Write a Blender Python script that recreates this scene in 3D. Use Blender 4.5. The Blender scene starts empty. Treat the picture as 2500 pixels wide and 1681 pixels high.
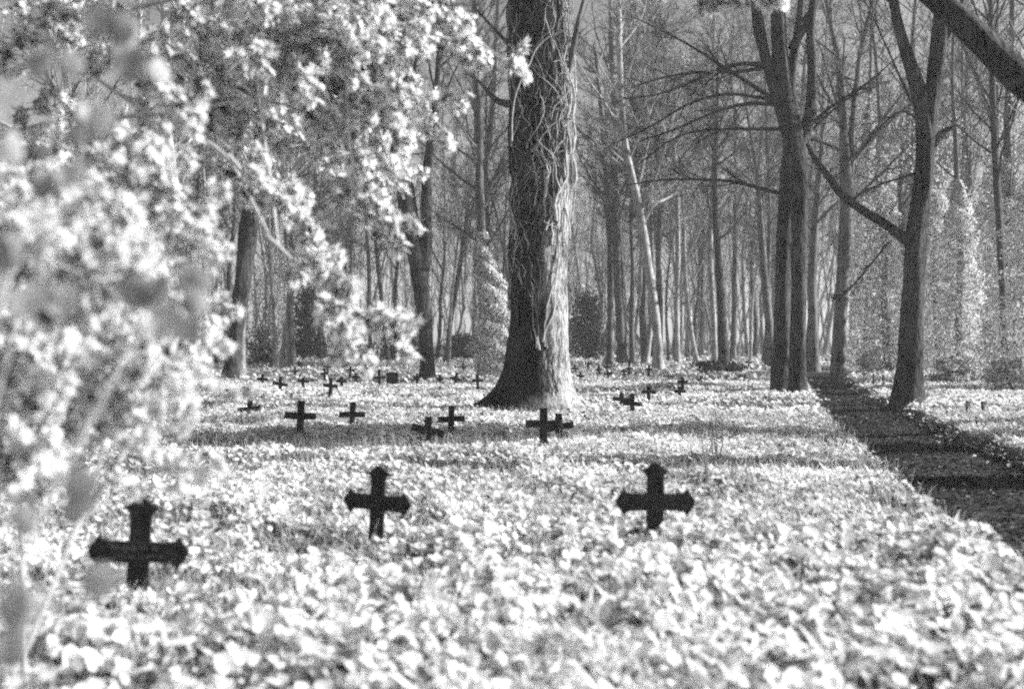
import bpy, math, random
import numpy as np
from mathutils import Vector

# ------------------------------------------------------------------ camera, world, sun
C = bpy.context.scene
COL = C.collection
CAM_Z, FPX, HZ = 1.5, 2430.0, 830.0
cam_d = bpy.data.cameras.new("camera")
cam_d.sensor_width = 36.0
cam_d.lens = 36.0 * FPX / 2500.0
cam_d.shift_y = -(840.5 - HZ) / 2500.0
cam_d.clip_start, cam_d.clip_end = 0.05, 1500
cam_d.dof.use_dof = True
cam_d.dof.focus_distance = 20.0
cam_d.dof.aperture_fstop = 1.05
cam = bpy.data.objects.new("camera", cam_d)
cam.location = (0, 0, CAM_Z)
cam.rotation_euler = (math.radians(90), 0, 0)
COL.objects.link(cam)
C.camera = cam

SUN_EL, SUN_AZ = math.radians(28), math.radians(5)      # azimuth from +X towards +Y
world = bpy.data.worlds.new("World")
C.world = world
world.use_nodes = True
wn = world.node_tree
wn.nodes.clear()
sky = wn.nodes.new("ShaderNodeTexSky")
sky.sky_type = 'NISHITA'
sky.sun_disc = False
sky.sun_elevation = SUN_EL
sky.sun_rotation = math.radians(90) - SUN_AZ
sky.altitude = 50
sep = wn.nodes.new("ShaderNodeSeparateColor")           # infrared film behind a red filter: only the red light
bgn = wn.nodes.new("ShaderNodeBackground")
bgn.inputs["Strength"].default_value = 0.085
wo = wn.nodes.new("ShaderNodeOutputWorld")
wn.links.new(sky.outputs[0], sep.inputs[0])
wn.links.new(sep.outputs[0], bgn.inputs["Color"])
wn.links.new(bgn.outputs[0], wo.inputs["Surface"])

sun_d = bpy.data.lights.new("sun", 'SUN')
sun_d.energy = 5.0
sun_d.angle = math.radians(0.5)
sun_d.color = (1.0, 1.0, 1.0)
sun = bpy.data.objects.new("sun", sun_d)
SV = Vector((math.cos(SUN_EL) * math.cos(SUN_AZ), math.cos(SUN_EL) * math.sin(SUN_AZ), math.sin(SUN_EL)))
sun.rotation_euler = SV.to_track_quat('Z', 'Y').to_euler()
sun.location = (20, 0, 20)
COL.objects.link(sun)

C.view_settings.view_transform = 'Standard'
C.view_settings.look = 'None'
C.view_settings.gamma = 1.0
C.view_settings.exposure = 1.1
C.cycles.use_denoising = False
C.cycles.filter_width = 2.1
C.cycles.use_adaptive_sampling = True
C.cycles.adaptive_threshold = 0.05
C.cycles.max_bounces = 6
C.cycles.diffuse_bounces = 3
C.cycles.transmission_bounces = 3
C.cycles.volume_bounces = 0
C.cycles.sample_clamp_indirect = 4.0

rng = np.random.default_rng(7)
random.seed(7)

# ------------------------------------------------------------------ helpers
def px(x, y, d):
    """the place seen at picture point (x, y) of the 2500 wide frame, d metres away"""
    return np.array([(x - 1250.0) * d / FPX, d, CAM_Z - (y - HZ) * d / FPX])

def gd(y, z=0.12):
    """distance of a ground point seen at height y"""
    return (CAM_Z - z) * FPX / (y - HZ)

def norm(v):
    return v / np.maximum(np.linalg.norm(v, axis=-1, keepdims=True), 1e-9)

class Noise2:
    def __init__(s, seed, freqs):
        r = np.random.default_rng(seed)
        s.w = []
        for f, a, n in freqs:
            for k in range(n):
                th = r.uniform(0, 2 * math.pi)
                ff = f * r.uniform(0.7, 1.4)
                s.w.append((ff * math.cos(th), ff * math.sin(th), r.uniform(0, 6.28), a / math.sqrt(n)))
    def __call__(s, x, y):
        o = np.zeros_like(np.asarray(x, float))
        for a, b, c, k in s.w:
            o = o + k * np.sin(a * x + b * y + c)
        return o

MEAN_Q = [[0, 1, 2, 3]]
def tubes(P, R, S=6):
    P = np.asarray(P, float); R = np.asarray(R, float)
    M, K, _ = P.shape
    T = norm(np.gradient(P, axis=1))
    ch = norm(P[:, -1] - P[:, 0])
    ref = np.where(np.abs(ch[:, 2:3]) > 0.8, np.array([[1.0, 0.05, 0.0]]), np.array([[0.0, 0.03, 1.0]]))
    ref = np.broadcast_to(ref[:, None, :], T.shape)
    N1 = norm(np.cross(T, ref)); N2 = np.cross(T, N1)
    a = np.linspace(0, 2 * math.pi, S, endpoint=False)
    V = P[:, :, None, :] + R[:, :, None, None] * (np.cos(a)[None, None, :, None] * N1[:, :, None, :] + np.sin(a)[None, None, :, None] * N2[:, :, None, :])
    m = np.arange(M)[:, None, None] * K * S; k = np.arange(K - 1)[None, :, None] * S; s = np.arange(S)[None, None, :]
    s2 = (s + 1) % S
    F = np.stack([m + k + s, m + k + s2, m + k + S + s2, m + k + S + s], -1).reshape(-1, 4)
    return V.reshape(-1, 3), F

class Acc:
    def __init__(s): s.V, s.F, s.A, s.n = [], [], [], 0
    def add(s, VF, tone=1.0):
        V, F = VF
        if len(V) == 0: return s
        s.V.append(V); s.F.append(F + s.n); s.n += len(V)
        s.A.append(np.broadcast_to(np.asarray(tone, float), (len(V),)))
        return s
    def obj(s, name, mat, parent=None, origin=(0, 0, 0), smooth=True, loc=None):
        V = np.concatenate(s.V) - np.asarray(origin, float); F = np.concatenate(s.F); A = np.concatenate(s.A)
        me = bpy.data.meshes.new(name)
        me.vertices.add(len(V)); me.vertices.foreach_set("co", V.astype(np.float32).ravel())
        me.loops.add(F.size); me.loops.foreach_set("vertex_index", F.astype(np.int32).ravel())
        me.polygons.add(len(F))
        me.polygons.foreach_set("loop_start", np.arange(0, F.size, F.shape[1], dtype=np.int32))
        if smooth: me.polygons.foreach_set("use_smooth", np.ones(len(F), bool))
        at = me.attributes.new("tone", 'FLOAT', 'POINT'); at.data.foreach_set("value", A.astype(np.float32))
        me.update(calc_edges=True)
        me.validate()
        me.materials.append(mat)
        o = bpy.data.objects.new(name, me); COL.objects.link(o)
        if parent is not None: o.parent = parent
        elif loc is not None: o.location = loc
        return o

def tag(o, label=None, cat=None, group=None, kind=None):
    if label: o["label"] = label
    if cat: o["category"] = cat
    if group: o["group"] = group
    if kind: o["kind"] = kind
    return o

def empty(name, loc, label, cat, group=None, rz=0.0):
    o = bpy.data.objects.new(name, None); o.empty_display_size = 0.2
    o.location = loc; o.rotation_euler = (0, 0, rz); COL.objects.link(o)
    return tag(o, label, cat, group)

def copy_tree(o, parent=None):
    c = o.copy(); COL.objects.link(c)
    if parent is not None: c.parent = parent
    for ch in list(o.children): copy_tree(ch, c)
    return c

def resample(pts, K):
    pts = np.asarray(pts, float)
    s = np.concatenate([[0], np.cumsum(np.linalg.norm(np.diff(pts[:, :3], axis=0), axis=1))])
    u = np.linspace(0, s[-1], K)
    o = np.stack([np.interp(u, s, pts[:, i]) for i in range(pts.shape[1])], -1)
    q = o.copy()                                        # soften the corners
    for _ in range(1):
        q[1:-1] = 0.25 * q[:-2] + 0.5 * q[1:-1] + 0.25 * q[2:]
    return q

def spawn(P, R, n, t0, t1, ratio, ang, up, wob, K=5, rr=0.5, rmin=0.004, tip=0.3, bias=None, absl=None):
    M, KP, _ = P.shape
    L = np.linalg.norm(np.diff(P, axis=1), axis=2).sum(1)
    idx = np.repeat(np.arange(M), n); N = len(idx)
    t = rng.uniform(t0, t1, N)
    f = t * (KP - 1); i = np.minimum(f.astype(int), KP - 2); w = (f - i)[:, None]
    p0 = P[idx, i] * (1 - w) + P[idx, i + 1] * w
    r0 = R[idx, i] * (1 - w[:, 0]) + R[idx, i + 1] * w[:, 0]
    T = norm(P[idx, i + 1] - P[idx, i])
    rv = norm(rng.normal(size=(N, 3)))
    if bias is not None: rv = norm(rv + np.asarray(bias))
    perp = norm(rv - (rv * T).sum(1, keepdims=True) * T)
    a = np.radians(rng.normal(ang, ang * 0.22, N))[:, None]
    d = norm(np.cos(a) * T + np.sin(a) * perp)
    l = (L[idx] * ratio * (1 - 0.55 * t) if absl is None else absl * np.ones(N)) * rng.uniform(0.55, 1.25, N)
    st = l / (K - 1)
    out = np.zeros((N, K, 3)); out[:, 0] = p0
    for k in range(1, K):
        d = norm(d + wob * rng.normal(size=(N, 3)) + np.array([0, 0, up / (K - 1)]))
        out[:, k] = out[:, k - 1] + d * st[:, None]
    rs = np.maximum(np.minimum(r0 * rr, l * 0.022), rmin)
    rad = rs[:, None] * np.linspace(1, tip, K)[None, :]
    return out, np.maximum(rad, rmin * 0.6)

# ------------------------------------------------------------------ materials
def new_mat(name):
    m = bpy.data.materials.new(name); m.use_nodes = True
    nt = m.node_tree; nt.nodes.clear()
    return m, nt, nt.nodes.new("ShaderNodeOutputMaterial")

def ramp(nt, fac, stops):
    r = nt.nodes.new("ShaderNodeValToRGB"); nt.links.new(fac, r.inputs[0])
    e = r.color_ramp.elements
    for k, (p, v) in enumerate(stops):
        el = e[k] if k < 2 else e.new(p)
        el.position = p; el.color = (v, v, v, 1)
    return r.outputs[0]

def leaf_mat(name, base, trans=0.3, rough=0.7):
    m, nt, out = new_mat(name)
    at = nt.nodes.new("ShaderNodeAttribute"); at.attribute_name = "tone"
    mu = nt.nodes.new("ShaderNodeMath"); mu.operation = 'MULTIPLY'; mu.inputs[1].default_value = base
    mu.use_clamp = True
    nt.links.new(at.outputs["Fac"], mu.inputs[0])
    df = nt.nodes.new("ShaderNodeBsdfPrincipled"); df.inputs["Roughness"].default_value = rough
    df.inputs["Specular IOR Level"].default_value = 0.2
    tr = nt.nodes.new("ShaderNodeBsdfTranslucent")
    mx = nt.nodes.new("ShaderNodeMixShader"); mx.inputs[0].default_value = trans
    nt.links.new(mu.outputs[0], df.inputs["Base Color"]); nt.links.new(mu.outputs[0], tr.inputs["Color"])
    nt.links.new(df.outputs[0], mx.inputs[1]); nt.links.new(tr.outputs[0], mx.inputs[2])
    nt.links.new(mx.outputs[0], out.inputs[0])
    return m

def bark_mat(name, lo, hi, scale=6.0, stretch=0.15, bump=0.6, dist=0.03, detail=8, useattr=False):
    m, nt, out = new_mat(name)
    tc = nt.nodes.new("ShaderNodeTexCoord"); mp = nt.nodes.new("ShaderNodeMapping")
    mp.inputs["Scale"].default_value = (scale, scale, scale * stretch)
    nt.links.new(tc.outputs["Object"], mp.inputs[0])
    n1 = nt.nodes.new("ShaderNodeTexNoise"); n1.inputs["Scale"].default_value = 1.0
    n1.inputs["Detail"].default_value = detail; n1.inputs["Roughness"].default_value = 0.65
    n1.inputs["Distortion"].default_value = 0.6
    nt.links.new(mp.outputs[0], n1.inputs["Vector"])
    n2 = nt.nodes.new("ShaderNodeTexNoise"); n2.inputs["Scale"].default_value = 1.3; n2.inputs["Detail"].default_value = 4
    nt.links.new(tc.outputs["Object"], n2.inputs["Vector"])
    ad = nt.nodes.new("ShaderNodeMath"); ad.operation = 'ADD'
    h = nt.nodes.new("ShaderNodeMath"); h.operation = 'MULTIPLY_ADD'; h.inputs[1].default_value = 0.5; h.inputs[2].default_value = -0.25
    nt.links.new(n2.outputs[0], h.inputs[0]); nt.links.new(n1.outputs[0], ad.inputs[0]); nt.links.new(h.outputs[0], ad.inputs[1])
    col = ramp(nt, ad.outputs[0], [(0.36, lo), (0.64, hi)])
    if useattr:
        at = nt.nodes.new("ShaderNodeAttribute"); at.attribute_name = "tone"
        mm = nt.nodes.new("ShaderNodeMix"); mm.data_type = 'RGBA'; mm.blend_type = 'MULTIPLY'; mm.inputs[0].default_value = 1.0
        nt.links.new(col, mm.inputs[6]); nt.links.new(at.outputs["Color"], mm.inputs[7]); col = mm.outputs[2]
    b = nt.nodes.new("ShaderNodeBsdfPrincipled"); b.inputs["Roughness"].default_value = 0.85
    b.inputs["Specular IOR Level"].default_value = 0.2
    bp = nt.nodes.new("ShaderNodeBump"); bp.inputs["Strength"].default_value = bump; bp.inputs["Distance"].default_value = dist
    nt.links.new(n1.outputs[0], bp.inputs["Height"]); nt.links.new(bp.outputs[0], b.inputs["Normal"])
    nt.links.new(col, b.inputs["Base Color"]); nt.links.new(b.outputs[0], out.inputs[0])
    return m

M_leaf = leaf_mat("cover_leaves", 0.84, 0.38)
M_shrub = leaf_mat("young_leaves", 0.88, 0.52)
M_ivyleaf = leaf_mat("ivy_leaves", 0.84, 0.3, 0.8)
M_darkleaf = leaf_mat("evergreen_leaves", 0.10, 0.1)
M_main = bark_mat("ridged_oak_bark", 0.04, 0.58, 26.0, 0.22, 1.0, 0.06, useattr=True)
M_dark = bark_mat("dark_smooth_bark", 0.008, 0.11, 13.0, 0.22, 1.0, 0.08)
M_pale = bark_mat("pale_grey_bark", 0.18, 0.50, 7.0, 0.3, 0.5, 0.02)
M_mid = bark_mat("mid_grey_bark", 0.04, 0.20, 8.0, 0.25, 0.5, 0.02)
M_vine = bark_mat("bleached_vine_bark", 0.25, 0.62, 30.0, 0.3, 0.5, 0.01)
M_twig = bark_mat("pale_twig_bark", 0.40, 0.65, 20.0, 0.3, 0.3, 0.01)
M_iron = bark_mat("rusted_iron", 0.012, 0.04, 14.0, 1.0, 0.4, 0.004)
M_ironhi = bark_mat("worn_lettering", 0.09, 0.16, 20.0, 1.0, 0.2, 0.002)
M_stone = bark_mat("dark_stone", 0.02, 0.06, 10.0, 1.0, 0.4, 0.01)
M_dry = bark_mat("dry_stalk", 0.15, 0.3, 20.0, 0.3, 0.3, 0.01)

def ground_mat(name, stops, sc, bump, dist, stretch=(1, 1, 1)):
    m, nt, out = new_mat(name)
    tc = nt.nodes.new("ShaderNodeTexCoord"); mp = nt.nodes.new("ShaderNodeMapping")
    mp.inputs["Scale"].default_value = stretch
    nt.links.new(tc.outputs["Object"], mp.inputs[0])
    n1 = nt.nodes.new("ShaderNodeTexNoise"); n1.inputs["Scale"].default_value = sc; n1.inputs["Detail"].default_value = 10
    n1.inputs["Roughness"].default_value = 0.7
    v = nt.nodes.new("ShaderNodeTexVoronoi"); v.inputs["Scale"].default_value = sc * 2.2
    nt.links.new(mp.outputs[0], n1.inputs["Vector"]); nt.links.new(mp.outputs[0], v.inputs["Vector"])
    a = nt.nodes.new("ShaderNodeMath"); a.operation = 'MULTIPLY_ADD'; a.inputs[1].default_value = 0.35
    nt.links.new(v.outputs["Color"], a.inputs[0]); nt.links.new(n1.outputs[0], a.inputs[2])
    b = nt.nodes.new("ShaderNodeBsdfPrincipled"); b.inputs["Roughness"].default_value = 0.9
    b.inputs["Specular IOR Level"].default_value = 0.15
    nt.links.new(ramp(nt, a.outputs[0], stops), b.inputs["Base Color"])
    bp = nt.nodes.new("ShaderNodeBump"); bp.inputs["Strength"].default_value = bump; bp.inputs["Distance"].default_value = dist
    nt.links.new(a.outputs[0], bp.inputs["Height"]); nt.links.new(bp.outputs[0], b.inputs["Normal"])
    nt.links.new(b.outputs[0], out.inputs[0])
    return m
M_ground = ground_mat("leafy_soil", [(0.35, 0.03), (0.6, 0.09), (0.9, 0.25)], 9.0, 1.0, 0.05)
M_path = ground_mat("trodden_path", [(0.45, 0.012), (0.70, 0.035), (0.98, 0.2)], 7.0, 1.0, 0.07, (0.5, 2.0, 1))

# ------------------------------------------------------------------ ground and path
PL = (np.array([-8, 2, 5.9, 8, 10.9, 15.6, 25.2, 34.5, 50, 85, 200.]), np.array([1.4, 2.45, 3.1, 3.55, 4.2, 5.3, 7.6, 10.2, 14.2, 23, 52.]))
PR = (np.array([-8, 2, 8, 13.8, 18.6, 22.3, 32, 44, 85, 200.]), np.array([4.4, 4.9, 5.9, 7.1, 8.05, 8.75, 11.3, 14.6, 25, 55.]))
def pathL(y): return np.interp(y, *PL)
def pathR(y): return np.interp(y, *PR)
gn = Noise2(3, [(0.5, 0.05, 6), (1.6, 0.03, 8), (4.0, 0.012, 8)])
SUNK = 0.17
def inpath(x, y):
    """1 on the path, 0 off it, with a soft bank"""
    e = 0.16
    a = np.clip((x - pathL(y)) / e, 0, 1); b = np.clip((pathR(y) - x) / e, 0, 1)
    return np.minimum(a, b) * (y < 120)
def gz(x, y):
    return gn(x, y) - SUNK * inpath(x, y) * np.interp(y, [0, 45, 80], [1, 1, 0.3])

def grid(xs, ys):
    X, Y = np.meshgrid(xs, ys)
    V = np.stack([X, Y, gz(X, Y)], -1).reshape(-1, 3)
    nx = len(xs); j, i = np.meshgrid(np.arange(len(ys) - 1), np.arange(nx - 1), indexing='ij')
    F = np.stack([j * nx + i, j * nx + i + 1, (j + 1) * nx + i + 1, (j + 1) * nx + i], -1).reshape(-1, 4)
    return V, F
xs = np.concatenate([np.linspace(-400, -32, 16), np.linspace(-30, 34, 540), np.linspace(36, 400, 16)])
ys = np.concatenate([np.linspace(-60, -5, 10), np.linspace(-4, 40, 320), np.linspace(41, 100, 90), np.linspace(105, 700, 20)])
tag(Acc().add(grid(xs, ys)).obj("ground", M_ground), kind="structure")
py_ = np.linspace(-7, 110, 500); U = np.linspace(0, 1, 14)
XX = pathL(py_)[:, None] + 0.1 + (pathR(py_) - pathL(py_) - 0.2)[:, None] * U[None, :]
YY = np.repeat(py_[:, None], 14, 1)
pn = Noise2(5, [(3, 0.012, 8), (9, 0.008, 8)])
ZZ = gn(XX, YY) - SUNK * np.interp(YY, [0, 45, 80], [1, 1, 0.3]) + 0.012 + 0.5 * np.abs(pn(XX, YY)) * (U * (1 - U) * 4)[None, :]
V = np.stack([XX, YY, ZZ], -1).reshape(-1, 3)
j, i = np.meshgrid(np.arange(len(py_) - 1), np.arange(13), indexing='ij')
F = np.stack([j * 14 + i, j * 14 + i + 1, (j + 1) * 14 + i + 1, (j + 1) * 14 + i], -1).reshape(-1, 4)
tag(Acc().add((V, F)).obj("path", M_path), kind="structure")

# ------------------------------------------------------------------ leaves
T_LO = (np.array([[0, 0, 0], [-.44, .25, .10], [-.38, .75, .10], [0, 1, 0], [.38, .75, .10], [.44, .25, .10]], float),
        np.array([[0, 3, 2, 1], [0, 5, 4, 3]]))
_v = [[0, 0, 0], [0, .35, -.05], [0, .7, -.05], [0, 1, .0],
      [-.34, .02, .05], [-.52, .45, .12], [-.36, .86, .08], [-.12, 1.0, .03],
      [.34, .02, .05], [.52, .45, .12], [.36, .86, .08], [.12, 1.0, .03]]
T_HI = (np.array(_v, float), np.array([[0, 1, 5, 4], [1, 2, 6, 5], [2, 3, 7, 6], [0, 8, 9, 1], [1, 9, 10, 2], [2, 10, 11, 3]]))
T_LOBE = (np.array([[0, 0, 0], [-.30, .12, .05], [-.62, .42, .02], [-.28, .5, .05], [-.34, .86, .0], [0, .62, .0], [0, 1.15, -.05],
                    [.30, .12, .05], [.62, .42, .02], [.28, .5, .05], [.34, .86, .0], [-.12, .7, .02], [.12, .7, .02]], float),
          np.array([[0, 5, 3, 1], [1, 3, 2, 2], [3, 11, 4, 4], [3, 5, 11, 11], [5, 12, 6, 11], [0, 7, 9, 5], [7, 8, 9, 9], [9, 10, 12, 12], [9, 12, 5, 5]]))
T_LOBE = (T_LOBE[0], np.array([[0, 5, 3, 1], [0, 1, 2, 3], [3, 5, 11, 4], [5, 12, 6, 11], [0, 7, 9, 5], [0, 9, 8, 7], [5, 9, 10, 12]]))
T_LANCE = (np.array([[0, 0, 0], [-.14, .3, .05], [-.12, .8, .02], [0, 1.3, -.08], [.12, .8, .02], [.14, .3, .05]], float), np.array([[0, 3, 2, 1], [0, 5, 4, 3]]))
def leaves(pos, nrm, size, tmpl, head=None):
    N = len(pos); nrm = norm(nrm)
    h = norm(rng.normal(size=(N, 3))) if head is None else norm(head)
    y = norm(h - (h * nrm).sum(1, keepdims=True) * nrm); x = np.cross(y, nrm)
    t, f = tmpl
    curl = rng.uniform(0.2, 2.2, N)
    V = pos[:, None, :] + size[:, None, None] * (t[None, :, 0:1] * x[:, None, :] + (t[None, :, 1:2]) * y[:, None, :] + (t[None, :, 2:3] * curl[:, None, None]) * nrm[:, None, :])
    F = (f[None] + (np.arange(N) * len(t))[:, None, None]).reshape(-1, 4)
    return V.reshape(-1, 3), F
def tones(N, k, dark=0.12, lo=0.6, hi=1.15, dlo=0.12, dhi=0.4):
    t = rng.uniform(lo, hi, N)
    m = rng.random(N) < dark
    t[m] = rng.uniform(dlo, dhi, m.sum())
    return np.repeat(t, k)

# ------------------------------------------------------------------ ground cover (nobody could count it)
dn = Noise2(11, [(0.55, 0.35, 6), (1.7, 0.45, 8), (4.5, 0.35, 8)])
hn = Noise2(12, [(0.9, 0.55, 6), (2.8, 0.5, 8), (8.0, 0.42, 10)])
tn = Noise2(21, [(0.8, .5, 6), (2.6, .6, 8), (9.0, .6, 10)])
def bare(x, y):
    """how bare the cover is: trunk feet and the litter round the old trees"""
    b = np.zeros_like(x)
    for (cx, cy, r) in ((0.55, 21.6, 1.0), (7.4, 26.6, 0.9), (8.9, 22.8, 0.8)):
        b = np.maximum(b, np.clip(1.5 - np.hypot(x - cx, y - cy) / r, 0, 1))
    return b
cover = Acc()
for (d0, d1, dens, s0, s1, tm, hgt) in ((1.6, 7, 1550, .036, .088, T_HI, .17), (7, 12, 1200, .036, .074, T_HI, .15), (12, 20, 900, .036, .075, T_LO, .13),
                                       (20, 34, 360, .05, .10, T_LO, .11), (34, 60, 60, .09, .17, T_LO, .12), (60, 110, 8, .16, .3, T_LO, .15)):
    W = 0.515 * 1.22 * d1 + 1.2
    N = int((2 * W) * (d1 - d0) * dens)
    x = rng.uniform(-W, W, N); y = rng.uniform(d0, d1, N)
    keep = (np.abs(x) < 0.515 * 1.2 * y + 1.2)
    D = dn(x, y)
    thr = np.interp(y, [2, 14, 30, 60], [-0.25, -0.3, -0.1, 0.15])
    keep &= rng.random(N) < np.clip((D - thr) * 1.8 + 0.55, 0.12, 1)
    keep &= rng.random(N) > bare(x, y)
    jr = rng.exponential(.11, N); ip = (x > pathL(y) - 0.10 + .20 * hn(y * .9, y * .6) + jr) & (x < pathR(y) + 0.05 + .12 * hn(y * 1.1 + 9, y * .4) - jr)
    keep &= ~ip
    x, y, D = x[keep], y[keep], D[keep]; N = len(x)
    H = hgt * np.clip(0.62 + 0.55 * hn(x, y), 0.12, 1.8)
    z = gz(x, y) + H * (rng.random(N) ** 0.45) + 0.01
    eps = 0.1
    sx = (hn(x + eps, y) - hn(x - eps, y)) / (2 * eps) * hgt * 0.5; sy = (hn(x, y + eps) - hn(x, y - eps)) / (2 * eps) * hgt * 0.5
    n = np.stack([.28 - sx, -.12 - sy, np.ones(N)], -1) + rng.normal(size=(N, 3)) * np.array([.6, .6, .2])
    sz = s0 * .6 + (s1 * 1.12 - s0 * .6) * rng.random(N) ** 1.4
    sp = tn(x, y) + rng.normal(0, .45, N)                 # which plant stands here
    base_t = np.clip(.93 + .2 * tn(x + 40, y), .4, 1.15) * rng.uniform(.8, 1.18, N)
    dk_ = rng.random(N) < .10; base_t[dk_] = rng.uniform(.12, .45, dk_.sum())
    pos = np.stack([x, y, z], -1)
    for (lo, hi, tq, ssc, spread) in ((-9, .0, tm, 1.0, 0), (.0, .75, T_LOBE if d1 < 21 else T_LO, 1.0, .5), (.75, 9, T_LANCE, 1.3, 1.1)):
        m = (sp >= lo) & (sp < hi); k_ = int(m.sum())
        if not k_: continue
        nn = n[m] + rng.normal(size=(k_, 3)) * spread * np.array([1, 1, .2])
        cover.add(leaves(pos[m], nn, sz[m] * ssc, tq), np.repeat(base_t[m], len(tq[0])))
# blades and small upright shoots among the leaves
for (d0, d1, dens) in ((1.6, 9, 130), (9, 20, 70)):
    W = 0.515 * 1.2 * d1 + 1
    N = int(2 * W * (d1 - d0) * dens); x = rng.uniform(-W, W, N); y = rng.uniform(d0, d1, N)
    k = (np.abs(x) < 0.515 * 1.2 * y + 1) & ~((x > pathL(y)) & (x < pathR(y))); x, y = x[k], y[k]; N = len(x)
    P = np.zeros((N, 4, 3)); P[:, 0] = np.stack([x, y, gz(x, y)], -1)
    dr = norm(np.stack([rng.normal(0, .35, N), rng.normal(0, .35, N), np.ones(N)], -1)); L = rng.uniform(.08, .3, N)
    for q in range(1, 4):
        dr = norm(dr + rng.normal(size=(N, 3)) * .15); P[:, q] = P[:, q - 1] + dr * (L / 3)[:, None]
    cover.add(tubes(P, np.broadcast_to(np.array([.003, .0028, .002, .0008]), (N, 4)), 3), np.repeat(rng.uniform(.5, 1.1, N), 12))
gco = cover.obj("ground_cover", M_leaf, smooth=False)
tag(gco, "pale low leafy ground cover spread thickly between the crosses and along the path", "ground cover", kind="stuff")

# dead leaves and scraps on the path
lit = Acc(); N = 26000
y = rng.uniform(2, 40, N) ; x = pathL(y) + (pathR(y) - pathL(y)) * rng.random(N)
z = gn(x, y) - SUNK * inpath(x, y) + 0.02 + rng.random(N) * 0.015
lit.add(leaves(np.stack([x, y, z], -1), np.stack([rng.normal(0, .35, N), rng.normal(0, .35, N), np.ones(N)], -1), rng.uniform(.025, .06, N), T_LO),
        tones(N, 6, 0.95, 0.2, 0.45, 0.018, 0.07))
tag(lit.obj("leaf_litter", M_leaf, smooth=False), "dark dead leaves scattered over the trodden path", "leaf litter", kind="stuff")

# ------------------------------------------------------------------ trees
def tree_from(name, stems, label, mat, d=None, group=None, twig_mat=None, levels=((18, .35, .98, .30, 52, .35, .10), (7, .15, 1, .45, 42, .3, .14), (6, .15, 1, .5, 40, .2, .16)),
              top=19.0, flare=1.5, extra=None, S=22, sub=True, rscale=1.0, cat="tree"):
    """stems: list of lists of (px, py, width_px[, dist]); the first one starts at the ground"""
    P, R = [], []
    base = None
    for k, st in enumerate(stems):
        a = []
        for q in st:
            dd = q[3] if len(q) > 3 else d
            p = px(q[0], q[1], dd); a.append((*p, q[2] * dd / FPX / 2))
        a = np.array(a)
        if k == 0:
            base = a[0, :3].copy(); base[2] = float(gz(base[0], base[1]))
            a[0, 2] = base[2] - 0.12
        if a[-1, 2] < top and a[-1, 3] > 0.03 and (k == 0 or st[-1][1] <= 5):
            v = a[-1, :3] - a[-2, :3]; v = v / np.linalg.norm(v); v = v * 0.6 + np.array([0, 0, .7]); v /= np.linalg.norm(v)
            L = (top - a[-1, 2]) / max(v[2], .3)
            for f in (0.33, 0.66, 1.0):
                a = np.vstack([a, np.array([*(a[-1, :3] + v * L / 3 + rng.normal(size=3) * .12), a[-1, 3] * 0.62])])
        a = resample(a, 30)
        if k == 0:
            hgt_ = a[:, 2] - base[2]
            a[:, 3] *= 1 + (flare - 1) * np.exp(-np.maximum(hgt_, 0) / 0.45)
        P.append(a[:, :3]); R.append(a[:, 3])
    P, R = np.array(P), np.array(R)
    rt = empty(name, base, label, cat, group)
    V, F = tubes(P, R, S)
    # lumpy, fluted surface
    V = V.reshape(len(stems), 30, S, 3); c = P[:, :, None, :]
    ang = np.linspace(0, 2 * math.pi, S, endpoint=False)
    lump = 1 + 0.07 * np.sin(ang * 2 + 1 + P[:, :, 2:3] * .6) + 0.05 * np.sin(ang * 5 + P[:, :, 2:3] * 1.7)
    lump = lump + 0.045 * rng.normal(size=lump.shape)
    V = c + (V - c) * lump[..., None]
    tr = Acc().add((V.reshape(-1, 3), F)).obj("trunk", mat, rt, base)
    br = Acc()
    src = (P, R)
    for (n, t0, t1, ratio, ang_, up, wob) in levels:
        Q = spawn(src[0], src[1], n, t0, t1, ratio, ang_, up, wob, K=6, rr=0.45 * rscale, rmin=max(0.0055, .00022 * base[1]))
        br.add(tubes(Q[0], Q[1], 5 if src[0] is P else 3)); src = Q
    if extra is not None:
        E = []; ER = []
        for e in extra:
            a = []
            for q in e:
                dd = q[3] if len(q) > 3 else d
                a.append((*px(q[0], q[1], dd), q[2] * dd / FPX / 2))
            a = resample(a, 12); E.append(a[:, :3]); ER.append(a[:, 3])
        E, ER = np.array(E), np.array(ER)
        br.add(tubes(E, ER, 8))
        s2 = (E, ER)
        for (n, ratio, ang_) in ((14, .36, 38), (7, .45, 38), (5, .5, 36)):
            Q = spawn(s2[0], s2[1], n, .2, 1, ratio, ang_, .15, .12, K=5, rr=.5, rmin=0.0045)
            br.add(tubes(Q[0], Q[1], 3)); s2 = Q
    br.obj("branches", twig_mat or mat, rt, base)
    return rt, P, R, base

FINE = ((22, .35, .98, .32, 48, .4, .10), (10, .15, 1, .45, 42, .3, .14), (8, .1, 1, .55, 38, .15, .16))
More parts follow.
